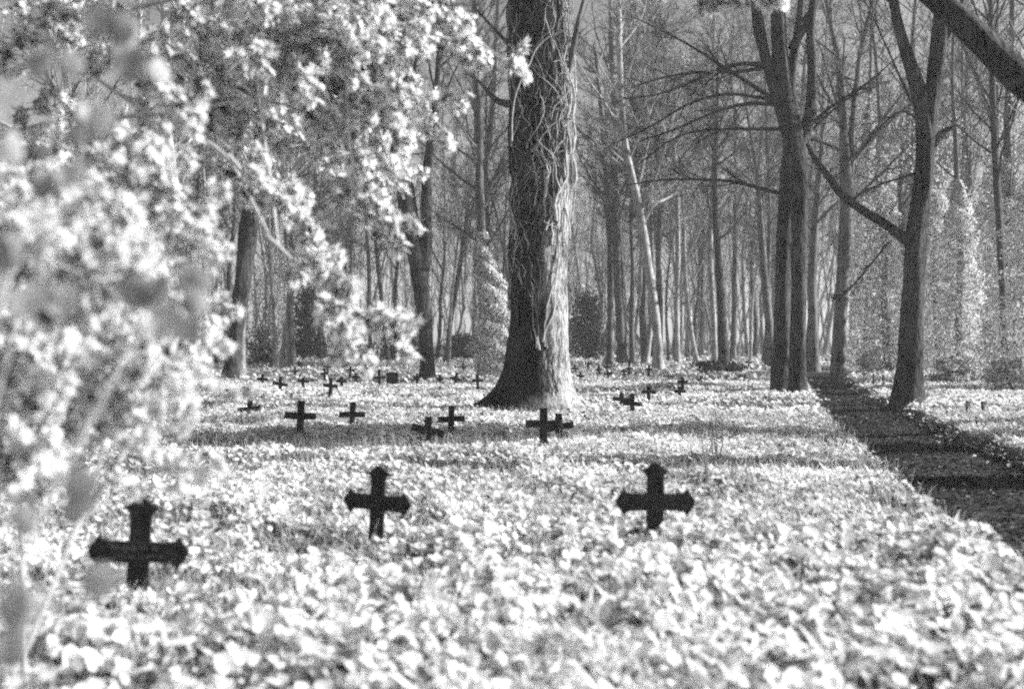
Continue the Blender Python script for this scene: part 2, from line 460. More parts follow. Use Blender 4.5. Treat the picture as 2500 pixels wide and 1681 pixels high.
# --- the two right hand trees
tree_from("twin_stem_tree",
    [[(1946, 975, 42), (1947, 900, 40), (1949, 750, 38), (1953, 560, 38), (1952, 470, 42), (1946, 400, 50), (1940, 340, 52), (1915, 240, 40), (1903, 130, 36), (1898, 0, 34)],
     [(1903, 952, 48, 27.2), (1907, 850, 42, 27.2), (1911, 700, 38, 27.1), (1918, 520, 38, 26.9), (1928, 400, 42, 26.6), (1938, 330, 36, 26.5), (1925, 200, 22, 26.7), (1945, 100, 20, 26.8), (1960, 0, 18, 27)],
     [(1948, 370, 40), (1966, 325, 30), (1980, 270, 22), (1984, 150, 20), (1975, 90, 20), (1986, 0, 18)],
     [(1925, 330, 30), (1895, 235, 24), (1865, 130, 20), (1845, 80, 14), (1838, 0, 12)],
     [(1905, 260, 24), (1885, 200, 18), (1870, 120, 14), (1852, 30, 14), (1838, -40, 12)],
     [(1935, 120, 24), (1950, 85, 20), (1970, 60, 14), (1990, 0, 14)]],
    "dark tree with twin trunks joined below a forked crown beside the path", M_dark, d=26.4,
    levels=((10, .55, .98, .26, 48, .3, .10), (8, .15, 1, .45, 42, .3, .14), (6, .15, 1, .5, 40, .2, .16)), top=17, flare=1.3,
    extra=[[(1925, 476, 12), (1860, 462, 9), (1790, 440, 8), (1700, 438, 6), (1620, 437, 5), (1530, 452, 3)],
           [(1885, 165, 16), (1830, 150, 11), (1760, 165, 8), (1680, 205, 6), (1600, 235, 4), (1520, 240, 3)],
           [(1890, 160, 12), (1800, 178, 9), (1700, 175, 7), (1610, 190, 5), (1540, 215, 3)],
           [(1895, 255, 12), (1820, 250, 9), (1740, 275, 7), (1640, 320, 5), (1560, 345, 3)],
           [(1900, 250, 12), (1800, 185, 9), (1700, 120, 6), (1620, 75, 5), (1540, 40, 3)],
           [(1890, 245, 10), (1780, 225, 7), (1680, 250, 6), (1590, 310, 4), (1500, 350, 3)],
           [(1905, 315, 10), (1820, 315, 7), (1730, 315, 5), (1650, 330, 4), (1560, 400, 3)],
           [(1985, 300, 10), (2040, 250, 7), (2110, 210, 5), (2180, 150, 3), (2240, 90, 2)],
           [(1960, 340, 8), (2030, 270, 6), (2080, 235, 4), (2150, 180, 3)]])
tree_from("knobbly_beech_tree",
    [[(2215, 985, 62), (2222, 900, 58), (2225, 800, 58), (2232, 690, 56), (2232, 600, 54), (2245, 545, 54), (2252, 450, 40), (2262, 380, 42), (2262, 320, 46), (2252, 250, 36), (2228, 170, 30), (2200, 100, 24), (2180, 0, 22)],
     [(2262, 360, 40), (2270, 290, 34), (2280, 200, 34), (2292, 100, 34), (2300, 0, 32)],
     [(2262, 370, 30), (2290, 335, 22), (2312, 318, 14), (2335, 305, 8)],
     [(2235, 590, 44), (2205, 580, 26), (2160, 545, 22), (2100, 510, 20), (2050, 470, 19), (2010, 415, 15), (1985, 380, 13), (1970, 350, 9)],
     [(2300, 110, 18), (2330, 60, 12), (2352, 0, 10)]],
    "dark smooth tree with a kinked forked trunk on the right edge of the path", M_dark, d=22.8, levels=((7, .55, .98, .26, 48, .3, .10), (7, .15, 1, .45, 42, .3, .14), (6, .15, 1, .5, 40, .2, .16)), top=16, flare=1.6,
    extra=[[(2225, 250, 8), (2180, 150, 4), (2140, 60, 4), (2110, 0, 3)],
           [(2250, 300, 7), (2200, 260, 5), (2130, 330, 4), (2080, 400, 3), (2030, 440, 2)],
           [(2170, 590, 6), (2130, 640, 5), (2080, 700, 4), (2040, 740, 3)],
           [(2245, 420, 7), (2180, 440, 5), (2120, 460, 4), (2070, 500, 3)]])
# --- the bough that comes in at the top right belongs to a tree standing out of the frame
rt, P_, R_, b_ = tree_from("broad_bough_tree",
    [[(3230, 1145, 185, 12.6), (3220, 800, 175, 12.6), (3205, 600, 150, 12.6), (3195, 500, 80, 12.6), (3180, 300, 60, 12.6), (3150, 0, 50, 12.6), (3140, -500, 50, 12.6)],
     [(3200, 560, 100, 12.5), (2950, 430, 90, 12.0), (2660, 320, 84, 11.6), (2520, 220, 76, 11.6), (2420, 125, 66, 11.6), (2365, 65, 56, 11.6), (2300, 5, 54, 11.7), (2210, -60, 46, 11.7), (2080, -180, 36, 11.7), (1950, -340, 22, 11.7)]],
    "thick dark bough slanting down across the top right corner", M_dark, d=11.7, levels=((5, .6, .98, .2, 48, .5, .1), (6, .15, 1, .45, 42, .3, .14), (5, .15, 1, .5, 40, .2, .16)), top=12)
# --- forest trees the photo shows one by one
tree_from("leaning_tree", [[(560, 905, 34), (575, 820, 34), (592, 700, 38), (606, 560, 40), (622, 440, 36), (632, 300, 30), (640, 100, 24), (640, 0, 20)]],
    "dark trunk leaning to the right behind the hanging leafy sprays", M_dark, d=38, flare=1.5, levels=FINE)
tree_from("pale_tree", [[(585, 922, 27), (586, 800, 26), (590, 700, 20), (604, 560, 18), (622, 430, 14), (634, 200, 10), (640, 0, 8)]],
    "straight pale trunk standing at the foot of the dark leaning tree", M_pale, d=39.6, top=12, levels=FINE)
tree_from("pale_tree", [[(437, 893, 30), (432, 800, 30), (428, 620, 30), (424, 450, 26), (408, 330, 24), (405, 100, 20), (400, 0, 16)]],
    "thick pale trunk at far left showing between the blurred leaves", M_pale, d=48, levels=FINE)
tree_from("crooked_sapling", [[(688, 897, 12), (692, 830, 11), (705, 760, 10), (716, 700, 9), (706, 640, 8), (696, 500, 7), (690, 300, 5)]],
    "thin pale crooked sapling right of the leaning dark trunk", M_pale, d=54, top=11, levels=FINE)
tree_from("forked_ivy_tree", [[(1045, 930, 34), (1042, 850, 34), (1035, 760, 38), (1022, 650, 40), (1000, 540, 42), (984, 430, 40), (975, 300, 34), (965, 100, 26), (960, 0, 24)],
     [(1030, 700, 26), (1040, 620, 26), (1040, 520, 24), (1042, 430, 24), (1052, 330, 16), (1068, 200, 14), (1075, 0, 10)]],
    "dark tree forking low into a V left of the big old trunk", M_dark, d=36.5, levels=FINE)
tree_from("leaning_pole_tree", [[(1088, 876, 12), (1100, 780, 12), (1118, 680, 11), (1132, 590, 9), (1150, 430, 6), (1165, 250, 4)]],
    "slim dark pole of a tree leaning right between forked tree and big trunk", M_mid, d=60, top=13, levels=FINE)
for (pts, dd, m, lab) in (
    ([(1609, 902, 26), (1604, 810, 24), (1594, 723, 22), (1571, 579, 22), (1555, 482, 20), (1529, 375, 16), (1518, 268, 15), (1512, 120, 13), (1512, 0, 11)], 49, M_pale, "curved pale trunk leaning left midway between big trunk and twin trunks"),
    ([(1520, 884, 25), (1514, 780, 24), (1508, 650, 22), (1500, 520, 20), (1496, 300, 14), (1490, 0, 10)], 60, M_mid, "upright grey trunk, right one of the close pair behind the big old tree"),
    ([(1488, 882, 16), (1490, 780, 16), (1492, 650, 15), (1484, 500, 12), (1470, 300, 9), (1450, 100, 6)], 61, M_mid, "upright slim trunk, left one of the close pair behind the big old tree"),
    ([(1655, 882, 13), (1652, 760, 12), (1655, 600, 12), (1652, 430, 10), (1640, 300, 8), (1620, 100, 5)], 62, M_pale, "thin straight pale trunk just right of the curved pale trunk"),
    ([(1703, 880, 13), (1690, 830, 12), (1678, 740, 11), (1670, 620, 10), (1668, 500, 8), (1640, 330, 6)], 64, M_pale, "thin pale trunk with a foot bent to the right"),
    ([(1746, 882, 15), (1742, 760, 14), (1732, 620, 13), (1738, 480, 12), (1748, 350, 11), (1740, 200, 9), (1745, 0, 7)], 58, M_pale, "tall straight pale trunk rising beside the dark brush heap"),
    ([(1768, 893, 26), (1764, 800, 24), (1758, 700, 18), (1748, 560, 15), (1745, 450, 12), (1752, 200, 8)], 56, M_dark, "dark trunk rising out of the dark brush heap"),
    ([(1884, 893, 24), (1878, 800, 22), (1868, 700, 20), (1858, 560, 14), (1850, 430, 10), (1820, 250, 7)], 52, M_mid, "grey trunk close left of the twin trunks"),
    ([(1985, 890, 30), (1984, 800, 26), (1982, 680, 22), (1988, 560, 18), (1996, 480, 14), (2010, 300, 9)], 50, M_mid, "grey trunk close right of the twin trunks"),
    ([(2400, 905, 11), (2391, 777, 11), (2376, 590, 10), (2370, 429, 9), (2350, 250, 8), (2348, 0, 6)], 46, M_mid, "thin bent trunk among the ivy covered trees right of the path"),
    ([(2455, 940, 18), (2448, 700, 17), (2440, 560, 16), (2430, 400, 15), (2422, 200, 14), (2418, 0, 12)], 34, M_dark, "dark straight trunk at the far right under the thick bough"),
    ([(905, 872, 11), (902, 760, 10), (900, 620, 9), (880, 430, 7), (870, 200, 5)], 72, M_mid, "slim grey trunk behind the tip of the lowest leafy spray"),
    ([(948, 872, 12), (935, 760, 11), (918, 600, 10), (912, 430, 8), (905, 200, 6)], 70, M_dark, "slim dark trunk leaning left beside the dark forked tree"),
    ([(1185, 900, 22), (1178, 700, 22), (1172, 480, 20), (1165, 300, 18), (1160, 100, 14), (1158, 0, 12)], 46, M_mid, "straight grey trunk just left of the big old tree"),
    ([(350, 880, 20), (352, 760, 20), (350, 600, 18), (346, 300, 14), (340, 0, 10)], 58, M_pale, "pale trunk at left seen low between the shrub leaves"),
    ([(780, 868, 12), (784, 700, 11), (775, 560, 10), (765, 300, 7), (760, 0, 5)], 74, M_dark, "slim dark trunk behind the middle of the hanging sprays")):
    tree_from("slender_tree", [pts], lab, m, d=dd, levels=FINE, S=10)
tree_from("high_forked_tree",
    [[(2045, 925, 34), (2046, 860, 32), (2050, 800, 32), (2060, 643, 30), (2068, 482, 30), (2060, 321, 20), (2048, 160, 13), (2027, 54, 9), (2015, 0, 8)],
     [(2070, 500, 22), (2076, 440, 16), (2080, 300, 14), (2102, 107, 11), (2129, 10, 8), (2132, 0, 8)]],
    "tall grey tree forking high up between twin trunks and kinked dark tree", M_mid, d=38.5, levels=FINE)

# more slender trees deeper in: one of each kind is built, the rest are copies
def generic_tree(name, mat, hgt, r, seedlean):
    pts = []
    x = 0; yv = 0
    for k in range(9):
        z = hgt * k / 8
        pts.append((x, yv, z - (0.1 if k == 0 else 0), r * (1 - 0.8 * k / 8)))
        x += rng.normal(seedlean, .30); yv += rng.normal(0, .25)
    a = resample(pts, 22)
    a[:, 3] *= 1 + .5 * np.exp(-np.maximum(a[:, 2], 0) / .4)
    P = a[None, :, :3]; R = a[None, :, 3]
    rt = empty(name, (0, 0, 0), None, "tree")
    Acc().add(tubes(P, R, 10)).obj("trunk", mat, rt)
    br = Acc(); src = (P, R)
    for (n, t0, t1, ratio, ang_, up, wob) in ((26, .28, .98, .32, 46, .35, .1), (9, .15, 1, .45, 42, .25, .14), (8, .1, 1, .55, 38, .15, .16)):
        Q = spawn(src[0], src[1], n, t0, t1, ratio, ang_, up, wob, K=5, rr=.45, rmin=.016)
        br.add(tubes(Q[0], Q[1], 3)); src = Q
    br.obj("branches", mat, rt)
    return rt
protos = [generic_tree("wood_tree", m, h, r, l) for (m, h, r, l) in
          ((M_mid, 23, .17, .0), (M_pale, 21, .14, .12), (M_dark, 25, .2, -.1), (M_mid, 19, .11, .15), (M_dark, 22, .15, .05), (M_pale, 20, .10, -.14))]
zones = [(200, 560, "slender bare tree deep in the wood behind the leafy shrub at left"),
         (640, 960, "slender bare tree deep in the wood behind the rows of small crosses at left"),
         (1060, 1240, "slender bare tree deep in the wood left of the big old trunk"),
         (1400, 1720, "slender bare tree deep in the wood between big trunk and twin trunks"),
         (1780, 2020, "slender bare tree deep in the wood behind the twin trunks"),
         (2080, 2480, "slender bare tree deep in the wood behind the ivy on the right")]
cnt = 0
for zi, (xa, xb, lab) in enumerate(zones):
    for k in range(12 if zi != 2 else 6):
        d = rng.uniform(50, 92)
        p = px(rng.uniform(xa, xb), 830, d)
        o = protos[cnt] if cnt < 6 else copy_tree(protos[int(rng.integers(6))])
        cnt += 1
        o.location = (p[0], d, float(gz(p[0], d))); o.rotation_euler = (0, 0, rng.uniform(0, 6.28)); s = rng.uniform(.8, 1.2); o.scale = (s, s, s)
        tag(o, lab, "tree", "slender trees deep in the wood, zone %s" % ["far left", "left", "middle", "right of the big trunk", "behind the twin trunks", "far right"][zi])

# the far wood, one mass of stems and twigs
N = 800
xw = rng.uniform(-1, 1, N); yw = rng.uniform(88, 190, N); xw = xw * yw * .68
Pt = np.zeros((N, 6, 3)); Pt[:, 0] = np.stack([xw, yw, np.full(N, -.3)], -1)
H = rng.uniform(16, 38, N)
for q in range(1, 6):
    Pt[:, q] = Pt[:, q - 1] + np.stack([rng.normal(0, .7, N), rng.normal(0, .5, N), H / 5], -1)
Rt = rng.uniform(.07, .24, N)[:, None] * np.linspace(1, .2, 6)[None, :]
fw = Acc().add(tubes(Pt, Rt, 5))
Q = spawn(Pt, Rt, 16, .2, 1, .26, 45, .4, .12, K=4, rr=.4, rmin=.02); fw.add(tubes(Q[0], Q[1], 3))
Q = spawn(Q[0], Q[1], 5, .1, 1, .5, 42, .3, .15, K=3, rr=.5, rmin=.016); fw.add(tubes(Q[0], Q[1], 3))
Q = spawn(Q[0], Q[1], 3, .1, 1, .5, 42, .3, .15, K=3, rr=.6, rmin=.013); fw.add(tubes(Q[0], Q[1], 3))
tag(fw.obj("far_wood", M_pale), "hazy mass of bare stems and twigs closing the view at the back of the wood", "wood", kind="stuff")

# ------------------------------------------------------------------ the big old tree
D0 = 21.6
def main_tree():
    K, S = 110, 72
    prof = [(1001, 1322, 84), (985, 1322, 78), (950, 1320, 74), (900, 1318, 71), (820, 1316, 70), (700, 1316, 68), (600, 1316, 67), (480, 1322, 69), (400, 1324, 71),
            (250, 1322, 72), (130, 1318, 71), (0, 1314, 72), (-150, 1318, 60), (-400, 1325, 50), (-700, 1330, 38), (-1000, 1335, 20)]
    a = np.array([(*px(x, y, D0), w * D0 / FPX) for (y, x, w) in prof]); a[0, 2] = -.15
    a = resample(a, K)
    th = np.linspace(0, 2 * math.pi, S, endpoint=False)
    base = np.array([a[0, 0], D0, 0.0])
    V = np.zeros((K, S, 3)); tone = np.ones((K, S))
    for k in range(K):
        z = a[k, 2]
        r = a[k, 3] * np.ones(S)
        fl = math.exp(-max(z, 0) / .55)
        # buttress roots: the big one runs out to the left
        for (ang, amp, wd, zz) in ((math.pi * 1.04, 1.45, .40, .42), (math.pi * 1.32, .55, .35, .3), (math.pi * 1.7, .3, .3, .35), (0.1, .22, .4, .45), (math.pi * .5, .5, .4, .6), (math.pi * 1.95, .25, .25, .3)):
            dth = np.angle(np.exp(1j * (th - ang)))
            r += a[k, 3] * amp * np.exp(-(dth / wd) ** 2) * math.exp(-max(z, 0) / zz)
        # left part: old swollen side up to chest height
        dth = np.angle(np.exp(1j * (th - math.pi * 1.08)))
        r += .09 * np.exp(-(dth / .6) ** 2) * (1 / (1 + math.exp((z - 1.45) / .12)))
        r *= 1 + .025 * np.sin(th * 3 + z * .5) + .018 * np.sin(th * 7 - z * 1.1) + .012 * np.sin(th * 13 + z * 2.1) + .006 * rng.normal(size=S)
        V[k, :, 0] = a[k, 0] + r * np.cos(th); V[k, :, 1] = a[k, 1] + r * np.sin(th); V[k, :, 2] = z
        dk = np.angle(np.exp(1j * (th - math.pi * 1.15)))  # left side of the bark darkened, so its shade sits in the colour
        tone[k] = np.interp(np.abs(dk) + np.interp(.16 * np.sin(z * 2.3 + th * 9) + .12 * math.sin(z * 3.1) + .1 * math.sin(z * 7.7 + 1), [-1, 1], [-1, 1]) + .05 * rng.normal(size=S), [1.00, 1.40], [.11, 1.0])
    kk, s = np.meshgrid(np.arange(K - 1), np.arange(S), indexing='ij'); s2 = (s + 1) % S
    F = np.stack([kk * S + s, kk * S + s2, (kk + 1) * S + s2, (kk + 1) * S + s], -1).reshape(-1, 4)
    rt = empty("old_ivy_stemmed_tree", base, "big old tree wrapped in bleached ivy stems in the middle", "tree")
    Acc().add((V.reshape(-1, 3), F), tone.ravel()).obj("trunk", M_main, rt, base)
    # crown and a few low limbs
    P = a[None, :, :3]; R = a[None, :, 3]
    br = Acc(); src = (P, R)
    for (n, t0, t1, ratio, ang_, up, wob) in ((14, .5, .98, .4, 55, .4, .10), (8, .15, 1, .45, 42, .3, .14), (6, .15, 1, .5, 40, .2, .16)):
        Q = spawn(src[0], src[1], n, t0, t1, ratio, ang_, up, wob, K=6, rr=.4, rmin=.006)
        br.add(tubes(Q[0], Q[1], 5)); src = Q
    E = []
    for e in ([(1250, 255, 22, D0), (1215, 250, 16, D0), (1190, 225, 10, D0), (1165, 190, 6, D0), (1130, 180, 3, D0)],
              [(1255, 120, 16, D0), (1225, 90, 9, D0), (1195, 60, 6, D0), (1160, 20, 4, D0)],
              [(1385, 185, 10, D0 - .3), (1400, 120, 16, D0 - .4), (1408, 60, 12, D0 - .4), (1425, 5, 9, D0 - .4), (1440, -60, 6, D0 - .4)]):
        q = resample([(*px(x, y, dd), w * dd / FPX / 2) for (x, y, w, dd) in e], 10); E.append(q)
    E = np.array(E); br.add(tubes(E[:, :, :3], E[:, :, 3], 8))
    Q = spawn(E[:, :, :3], E[:, :, 3], 9, .3, 1, .45, 45, .1, .15, K=5, rmin=.005); br.add(tubes(Q[0], Q[1], 3))
    br.obj("branches", M_mid, rt, base)
    # ivy stems: wandering lines over the trunk surface
    zc, rc, xc = a[:, 2], a[:, 3], a[:, 0]
    vines = Acc()
    def vine(th0, z0, z1, r0, wander=.25, dens=.05, off=.02, drift=0.0):
        n = max(8, int(abs(z1 - z0) / dens)); z = np.linspace(z0, z1, n)
        w = np.zeros(n); v = 0.0
        for q in range(1, n):
            v = v * .82 + rng.normal(0, wander * .22); w[q] = w[q - 1] + v * .06 - w[q - 1] * .015
        th_ = th0 + w * 4 + drift * (z - z0)
        r = np.interp(z, zc, rc) * (1 + .02) + off + .02 * np.sin(z * 3 + th0 * 5)
        p = np.stack([np.interp(z, zc, xc) + r * np.cos(th_), D0 + r * np.sin(th_), z], -1)
        rad = r0 * np.linspace(1.1, .3, n) * (1 + .25 * np.sin(z * 7 + th0 * 9))
        vines.add(tubes(p[None], rad[None], 5))
        return p, rad
    CUT = 1.36
    # two main stems rising from the cut at chest height, crossing to the sunny side
    for (t0_, z0, z1, r0, dr) in ((-1.50, CUT, 4.3, .030, .22), (-1.68, CUT, 3.1, .026, -.10), (-1.42, CUT, 5.2, .024, .23), (-1.60, CUT, 2.0, .03, -.2), (-1.35, CUT, 1.6, .02, .1)):
        vine(t0_, z0 + rng.uniform(-.16, .12), z1, r0 * .8, .18, drift=dr)
    vine(-1.45, 4.1, 6.4, .045, .2, drift=-.05)
    vine(-1.0, 3.9, 6.6, .035, .2, drift=.05); vine(-.75, 3.8, 7.0, .03, .2)
    for q in range(60):
        side = rng.random()
        t0_ = rng.uniform(-1.35, .25) if side < .62 else rng.uniform(-2.9, -1.3)
        z0 = rng.uniform(3.3, 7.5); z1 = min(z0 + rng.uniform(.8, 3.6), 9.8)
        vine(t0_, z0, z1, rng.choice([.008, .013, .022, .038], p=[.35, .35, .24, .06]), rng.uniform(.2, .6), off=rng.uniform(.0, .10))
    for q in range(30):                                    # thin side shoots running across
        t0_ = rng.uniform(-2.9, .3); z0 = rng.uniform(2.6, 9.0)
        vine(t0_, z0, z0 + rng.uniform(.2, .9), rng.uniform(.004, .009), 1.4, dens=.03, off=rng.uniform(.02, .14), drift=rng.uniform(-.8, .8))
    pale = vines; vines = Acc()
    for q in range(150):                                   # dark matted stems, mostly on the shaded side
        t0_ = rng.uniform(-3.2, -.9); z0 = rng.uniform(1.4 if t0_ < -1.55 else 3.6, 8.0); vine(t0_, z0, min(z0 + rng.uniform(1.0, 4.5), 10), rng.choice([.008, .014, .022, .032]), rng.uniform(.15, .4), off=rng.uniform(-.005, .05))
    for q in range(22):                                    # thin rootlets running on down to the ground
        vine(rng.uniform(-1.9, -.9), .02, rng.uniform(.7, 2.2), rng.choice([.006, .010, .014]), .3, off=.0)
    for q in range(26):                                    # and up the swollen foot
        vine(rng.uniform(-3.3, -1.6), .05, rng.uniform(.8, 1.5), rng.choice([.012, .02, .03]), .4, off=.0)
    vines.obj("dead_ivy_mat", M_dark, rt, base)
    vines = pale
    for q in range(34):                                    # a pale fringe along the sunny edge
        z0 = rng.uniform(3.4, 6.5); vine(rng.uniform(-.7, .1), z0, min(z0 + rng.uniform(1.2, 4), 9.9), rng.choice([.008, .013, .02]), rng.uniform(.15, .35), off=rng.uniform(0, .09))
    for q in range(16):
        vine(rng.uniform(-2.9, -1.6), rng.uniform(2.0, 5.0), rng.uniform(5, 9), rng.uniform(.006, .013), .6, off=.03)
    # the long bow that arches from the knot down the left side
    vv = resample([(*px(x, y, D0 - .82), w * D0 / FPX / 2) for (x, y, w) in ((1385, 70, 4), (1358, 84, 5), (1335, 92, 5), (1318, 108, 5), (1303, 125, 5), (1297, 150, 4), (1282, 175, 4), (1268, 205, 4), (1256, 240, 4), (1250, 290, 4), (1250, 345, 4))], 26)
    vines.add(tubes(vv[None, :, :3], vv[None, :, 3], 6))
    vines.obj("ivy_stems", M_vine, rt, base)
    return rt
main_tree()

# ------------------------------------------------------------------ ivy clad trees
def ivy_leaves(path_pts, rad, n, size=(.06, .13), drop=.0):
    """leaf shell round a stem; path_pts (K,4): x y z radius"""
    K = len(path_pts); t = rng.random(n) * (K - 1); i = np.minimum(t.astype(int), K - 2); w = (t - i)[:, None]
    p = path_pts[i, :3] * (1 - w) + path_pts[i + 1, :3] * w; r0 = path_pts[i, 3] * (1 - w[:, 0]) + path_pts[i + 1, 3] * w[:, 0]
    th = rng.uniform(0, 6.283, n)
    lump = 1 + .6 * np.sin(p[:, 2] * 1.3 + th * 2) * np.sin(p[:, 2] * 2.9 + 1 + th) + .3 * np.sin(p[:, 2] * 9 + th * 3)
    r = r0 + rad * np.interp(t, [0, K * .35, K * .7, K - 1], [1, .85, .5, .08]) * lump * rng.uniform(.35, 1, n) ** .6
    d = np.stack([np.cos(th), np.sin(th), np.zeros(n)], -1)
    pos = p + d * r[:, None]
    nr = d + rng.normal(size=(n, 3)) * .5 + np.array([.25, 0, .35])
    return leaves(pos, nr, rng.uniform(*size, n), T_LO, head=np.array([0, 0, -1.]) + rng.normal(size=(n, 3)) * .5)

def ivy_tree(name, x, d, w_m, hgt, ivyh, rad, n, label, group=None, mat=None, loc=None, lean=0.0, size=(.05, .10), hang=0):
    n = int(n * 1.4)
    X = (x - 1250) * d / FPX if loc is None else loc[0]
    Y = d if loc is None else loc[1]
    z0 = float(gz(X, Y)); pts = []; xx = 0
    yy = 0
    for k in range(8):
        pts.append((X + xx, Y + yy, z0 + hgt * k / 7 - (.1 if k == 0 else 0), w_m / 2 * (1 - .75 * k / 7))); xx += lean + rng.normal(0, .1); yy += rng.normal(0, .1)
    a = resample(pts, 24); base = np.array([X, Y, z0])
    rt = empty(name, base, label, "tree", group)
    Acc().add(tubes(a[None, :, :3], a[None, :, 3], 10)).obj("trunk", mat or M_mid, rt, base)
    P, R = a[None, :, :3], a[None, :, 3]; br = Acc(); src = (P, R)
    for (nn, t0, t1, ratio, ang_, up, wob) in ((16, .3, .98, .22, 50, .4, .1), (7, .15, 1, .45, 42, .3, .14), (6, .1, 1, .5, 38, .2, .16)):
        Q = spawn(src[0], src[1], nn, t0, t1, ratio, ang_, up, wob, K=5, rr=.45, rmin=.006); br.add(tubes(Q[0], Q[1], 3)); src = Q
        if nn == 16: Q1 = Q
    bro = br.obj("branches", mat or M_mid, rt, base)
    lv = Acc(); kk = max(3, int(24 * ivyh / hgt))
    vf = ivy_leaves(a[:kk], rad, n, size); lv.add(vf, tones(n, 6, .15, .65, 1.15, .15, .45))
    if hang:                                                # curtains of ivy on the low boughs
        for q in range(min(hang, len(Q1[0]))):
            s = Q1[0][q]
            if s[0, 2] > z0 + ivyh + 2: continue
            m = 260; t = rng.random(m) * (len(s) - 1); i = t.astype(int).clip(0, len(s) - 2); w = (t - i)[:, None]
            pp = s[i] * (1 - w) + s[i + 1] * w + rng.normal(size=(m, 3)) * .18; pp[:, 2] -= rng.exponential(.6, m)
            pp[:, 2] = np.maximum(pp[:, 2], z0 + .1)
            lv.add(leaves(pp, rng.normal(size=(m, 3)) + np.array([.5, -.5, .5]), rng.uniform(*size, m), T_LO), tones(m, 6, .25, .55, 1.15, .15, .45))
    lv.obj("ivy_foliage", M_ivyleaf, rt, base, smooth=False)
    return rt
ivy_tree("ivy_clad_tree", 1205, 37, .42, 16, 6.4, .50, 10000, "bright ivy covered trunk close left of the big old tree", lean=-.07, size=(.05, .10))
for (x, d, w, h, ih, rad, n, lean, lab) in (
    (2118, 47, .35, 19, 13, .75, 12000, .05, "ivy covered tree, first beyond the tall forked tree on the right of the path"),
    (2170, 42, .30, 18, 11, .6, 9000, -.02, "ivy covered tree hidden partly behind the kinked dark trunk"),
    (2290, 42, .35, 17, 9.5, .95, 11000, .0, "wide ivy covered tree just right of the kinked dark trunk"),
    (2345, 38, .30, 16, 8.5, .8, 9000, -.04, "ivy covered tree, second one right of the kinked dark trunk"),
    (2405, 44, .40, 18, 10, 1.1, 11000, .03, "broad ivy covered tree left of the dark straight trunk at far right"),
    (2475, 36, .40, 17, 9, .9, 10000, -.03, "ivy covered tree right of the dark straight trunk at far right"),
    (2530, 31, .40, 17, 8, 1.0, 10000, .0, "ivy covered tree cut by the right edge of the view"),
    (2230, 55, .40, 18, 10, 1.1, 9000, .0, "distant ivy covered tree showing behind the kinked dark trunk")):
    ivy_tree("ivy_clad_tree", x, d, w, h, ih, rad, n, lab, "ivy covered trees right of the path", lean=lean, hang=9)

# trees standing out of the frame on the right: they throw the long bars of shade
for k, (X, Y, w, h, ih, rad, n) in enumerate(((13.0, 16.3, .6, 18, 12, .55, 12000), (16.5, 18.9, .45, 16, 3, .3, 2500),
                                     (19, 29.5, .5, 17, 6, .5, 4000), (21.5, 36, .5, 17, 7, .6, 4000), (17, 25.0, .35, 16, 2, .2, 1500))):
    o_ = ivy_tree("ivy_clad_tree", 0, 0, w, h, ih, rad, n, "ivy covered tree standing beyond the right edge of the view", "ivy covered trees beyond the right edge", loc=(X, Y), mat=M_dark)
    if k == 0:                                             # a broad dense head of ivy high up on the nearest of them
        m = 17000; q = norm(rng.normal(size=(m, 3))) * (rng.random((m, 1)) ** .4)
        Acc().add(leaves(q * np.array([.9, 1.35, 1.4]) + np.array([X, Y - .75, 8.1]), rng.normal(size=(m, 3)), rng.uniform(.12, .2, m), T_LO), tones(m, 6, .2, .5, 1.1)).obj("ivy_foliage", M_ivyleaf, o_, tuple(o_.location), smooth=False)

# ------------------------------------------------------------------ evergreen thicket at the back, brush heap
def bush(name, x, y, w_px, h_px, label, n, mat, cat="shrub", size=(.1, .22), group=None, dist=None, stems=True):
    d = dist or gd(y); c = px(x, y, d); W = w_px * d / FPX / 2; Hh = h_px * d / FPX
    base = np.array([c[0], d, float(gz(c[0], d))])
    rt = empty(name, base, label, cat, group)
    lv = Acc()
    cl = rng.normal(size=(60, 3)) * np.array([.42 * W, .35 * W, 0]) + np.stack([np.zeros(60), np.zeros(60), rng.uniform(.05, 1, 60) * Hh * .9], -1)
    cl[:, 0] *= (1 - .4 * cl[:, 2] / Hh)
    i = rng.integers(0, 60, n); p = base + cl[i] + rng.normal(size=(n, 3)) * np.array([W * .16, W * .16, Hh * .08])
    p[:, 2] = np.maximum(p[:, 2], base[2] + .02)
    lv.add(leaves(p, rng.normal(size=(n, 3)) + np.array([.2, -.2, .6]), rng.uniform(*size, n), T_LO), tones(n, 6, .3, .5, 1.2, .2, .5))
    lv.obj("foliage", mat, rt, base, smooth=False)
    if stems:
        m = 26; P = np.zeros((m, 5, 3)); P[:, 0] = base + rng.normal(size=(m, 3)) * np.array([W * .2, W * .15, 0]) - np.array([0, 0, .05])
        tp = base + cl[:m]
        for q in range(1, 5): P[:, q] = P[:, 0] + (tp - P[:, 0]) * q / 4 + rng.normal(size=(m, 3)) * .05
        Acc().add(tubes(P, np.broadcast_to(np.array([.04, .035, .025, .018, .01]), (m, 5)), 4)).obj("stems", M_dark, rt, base)
    return rt
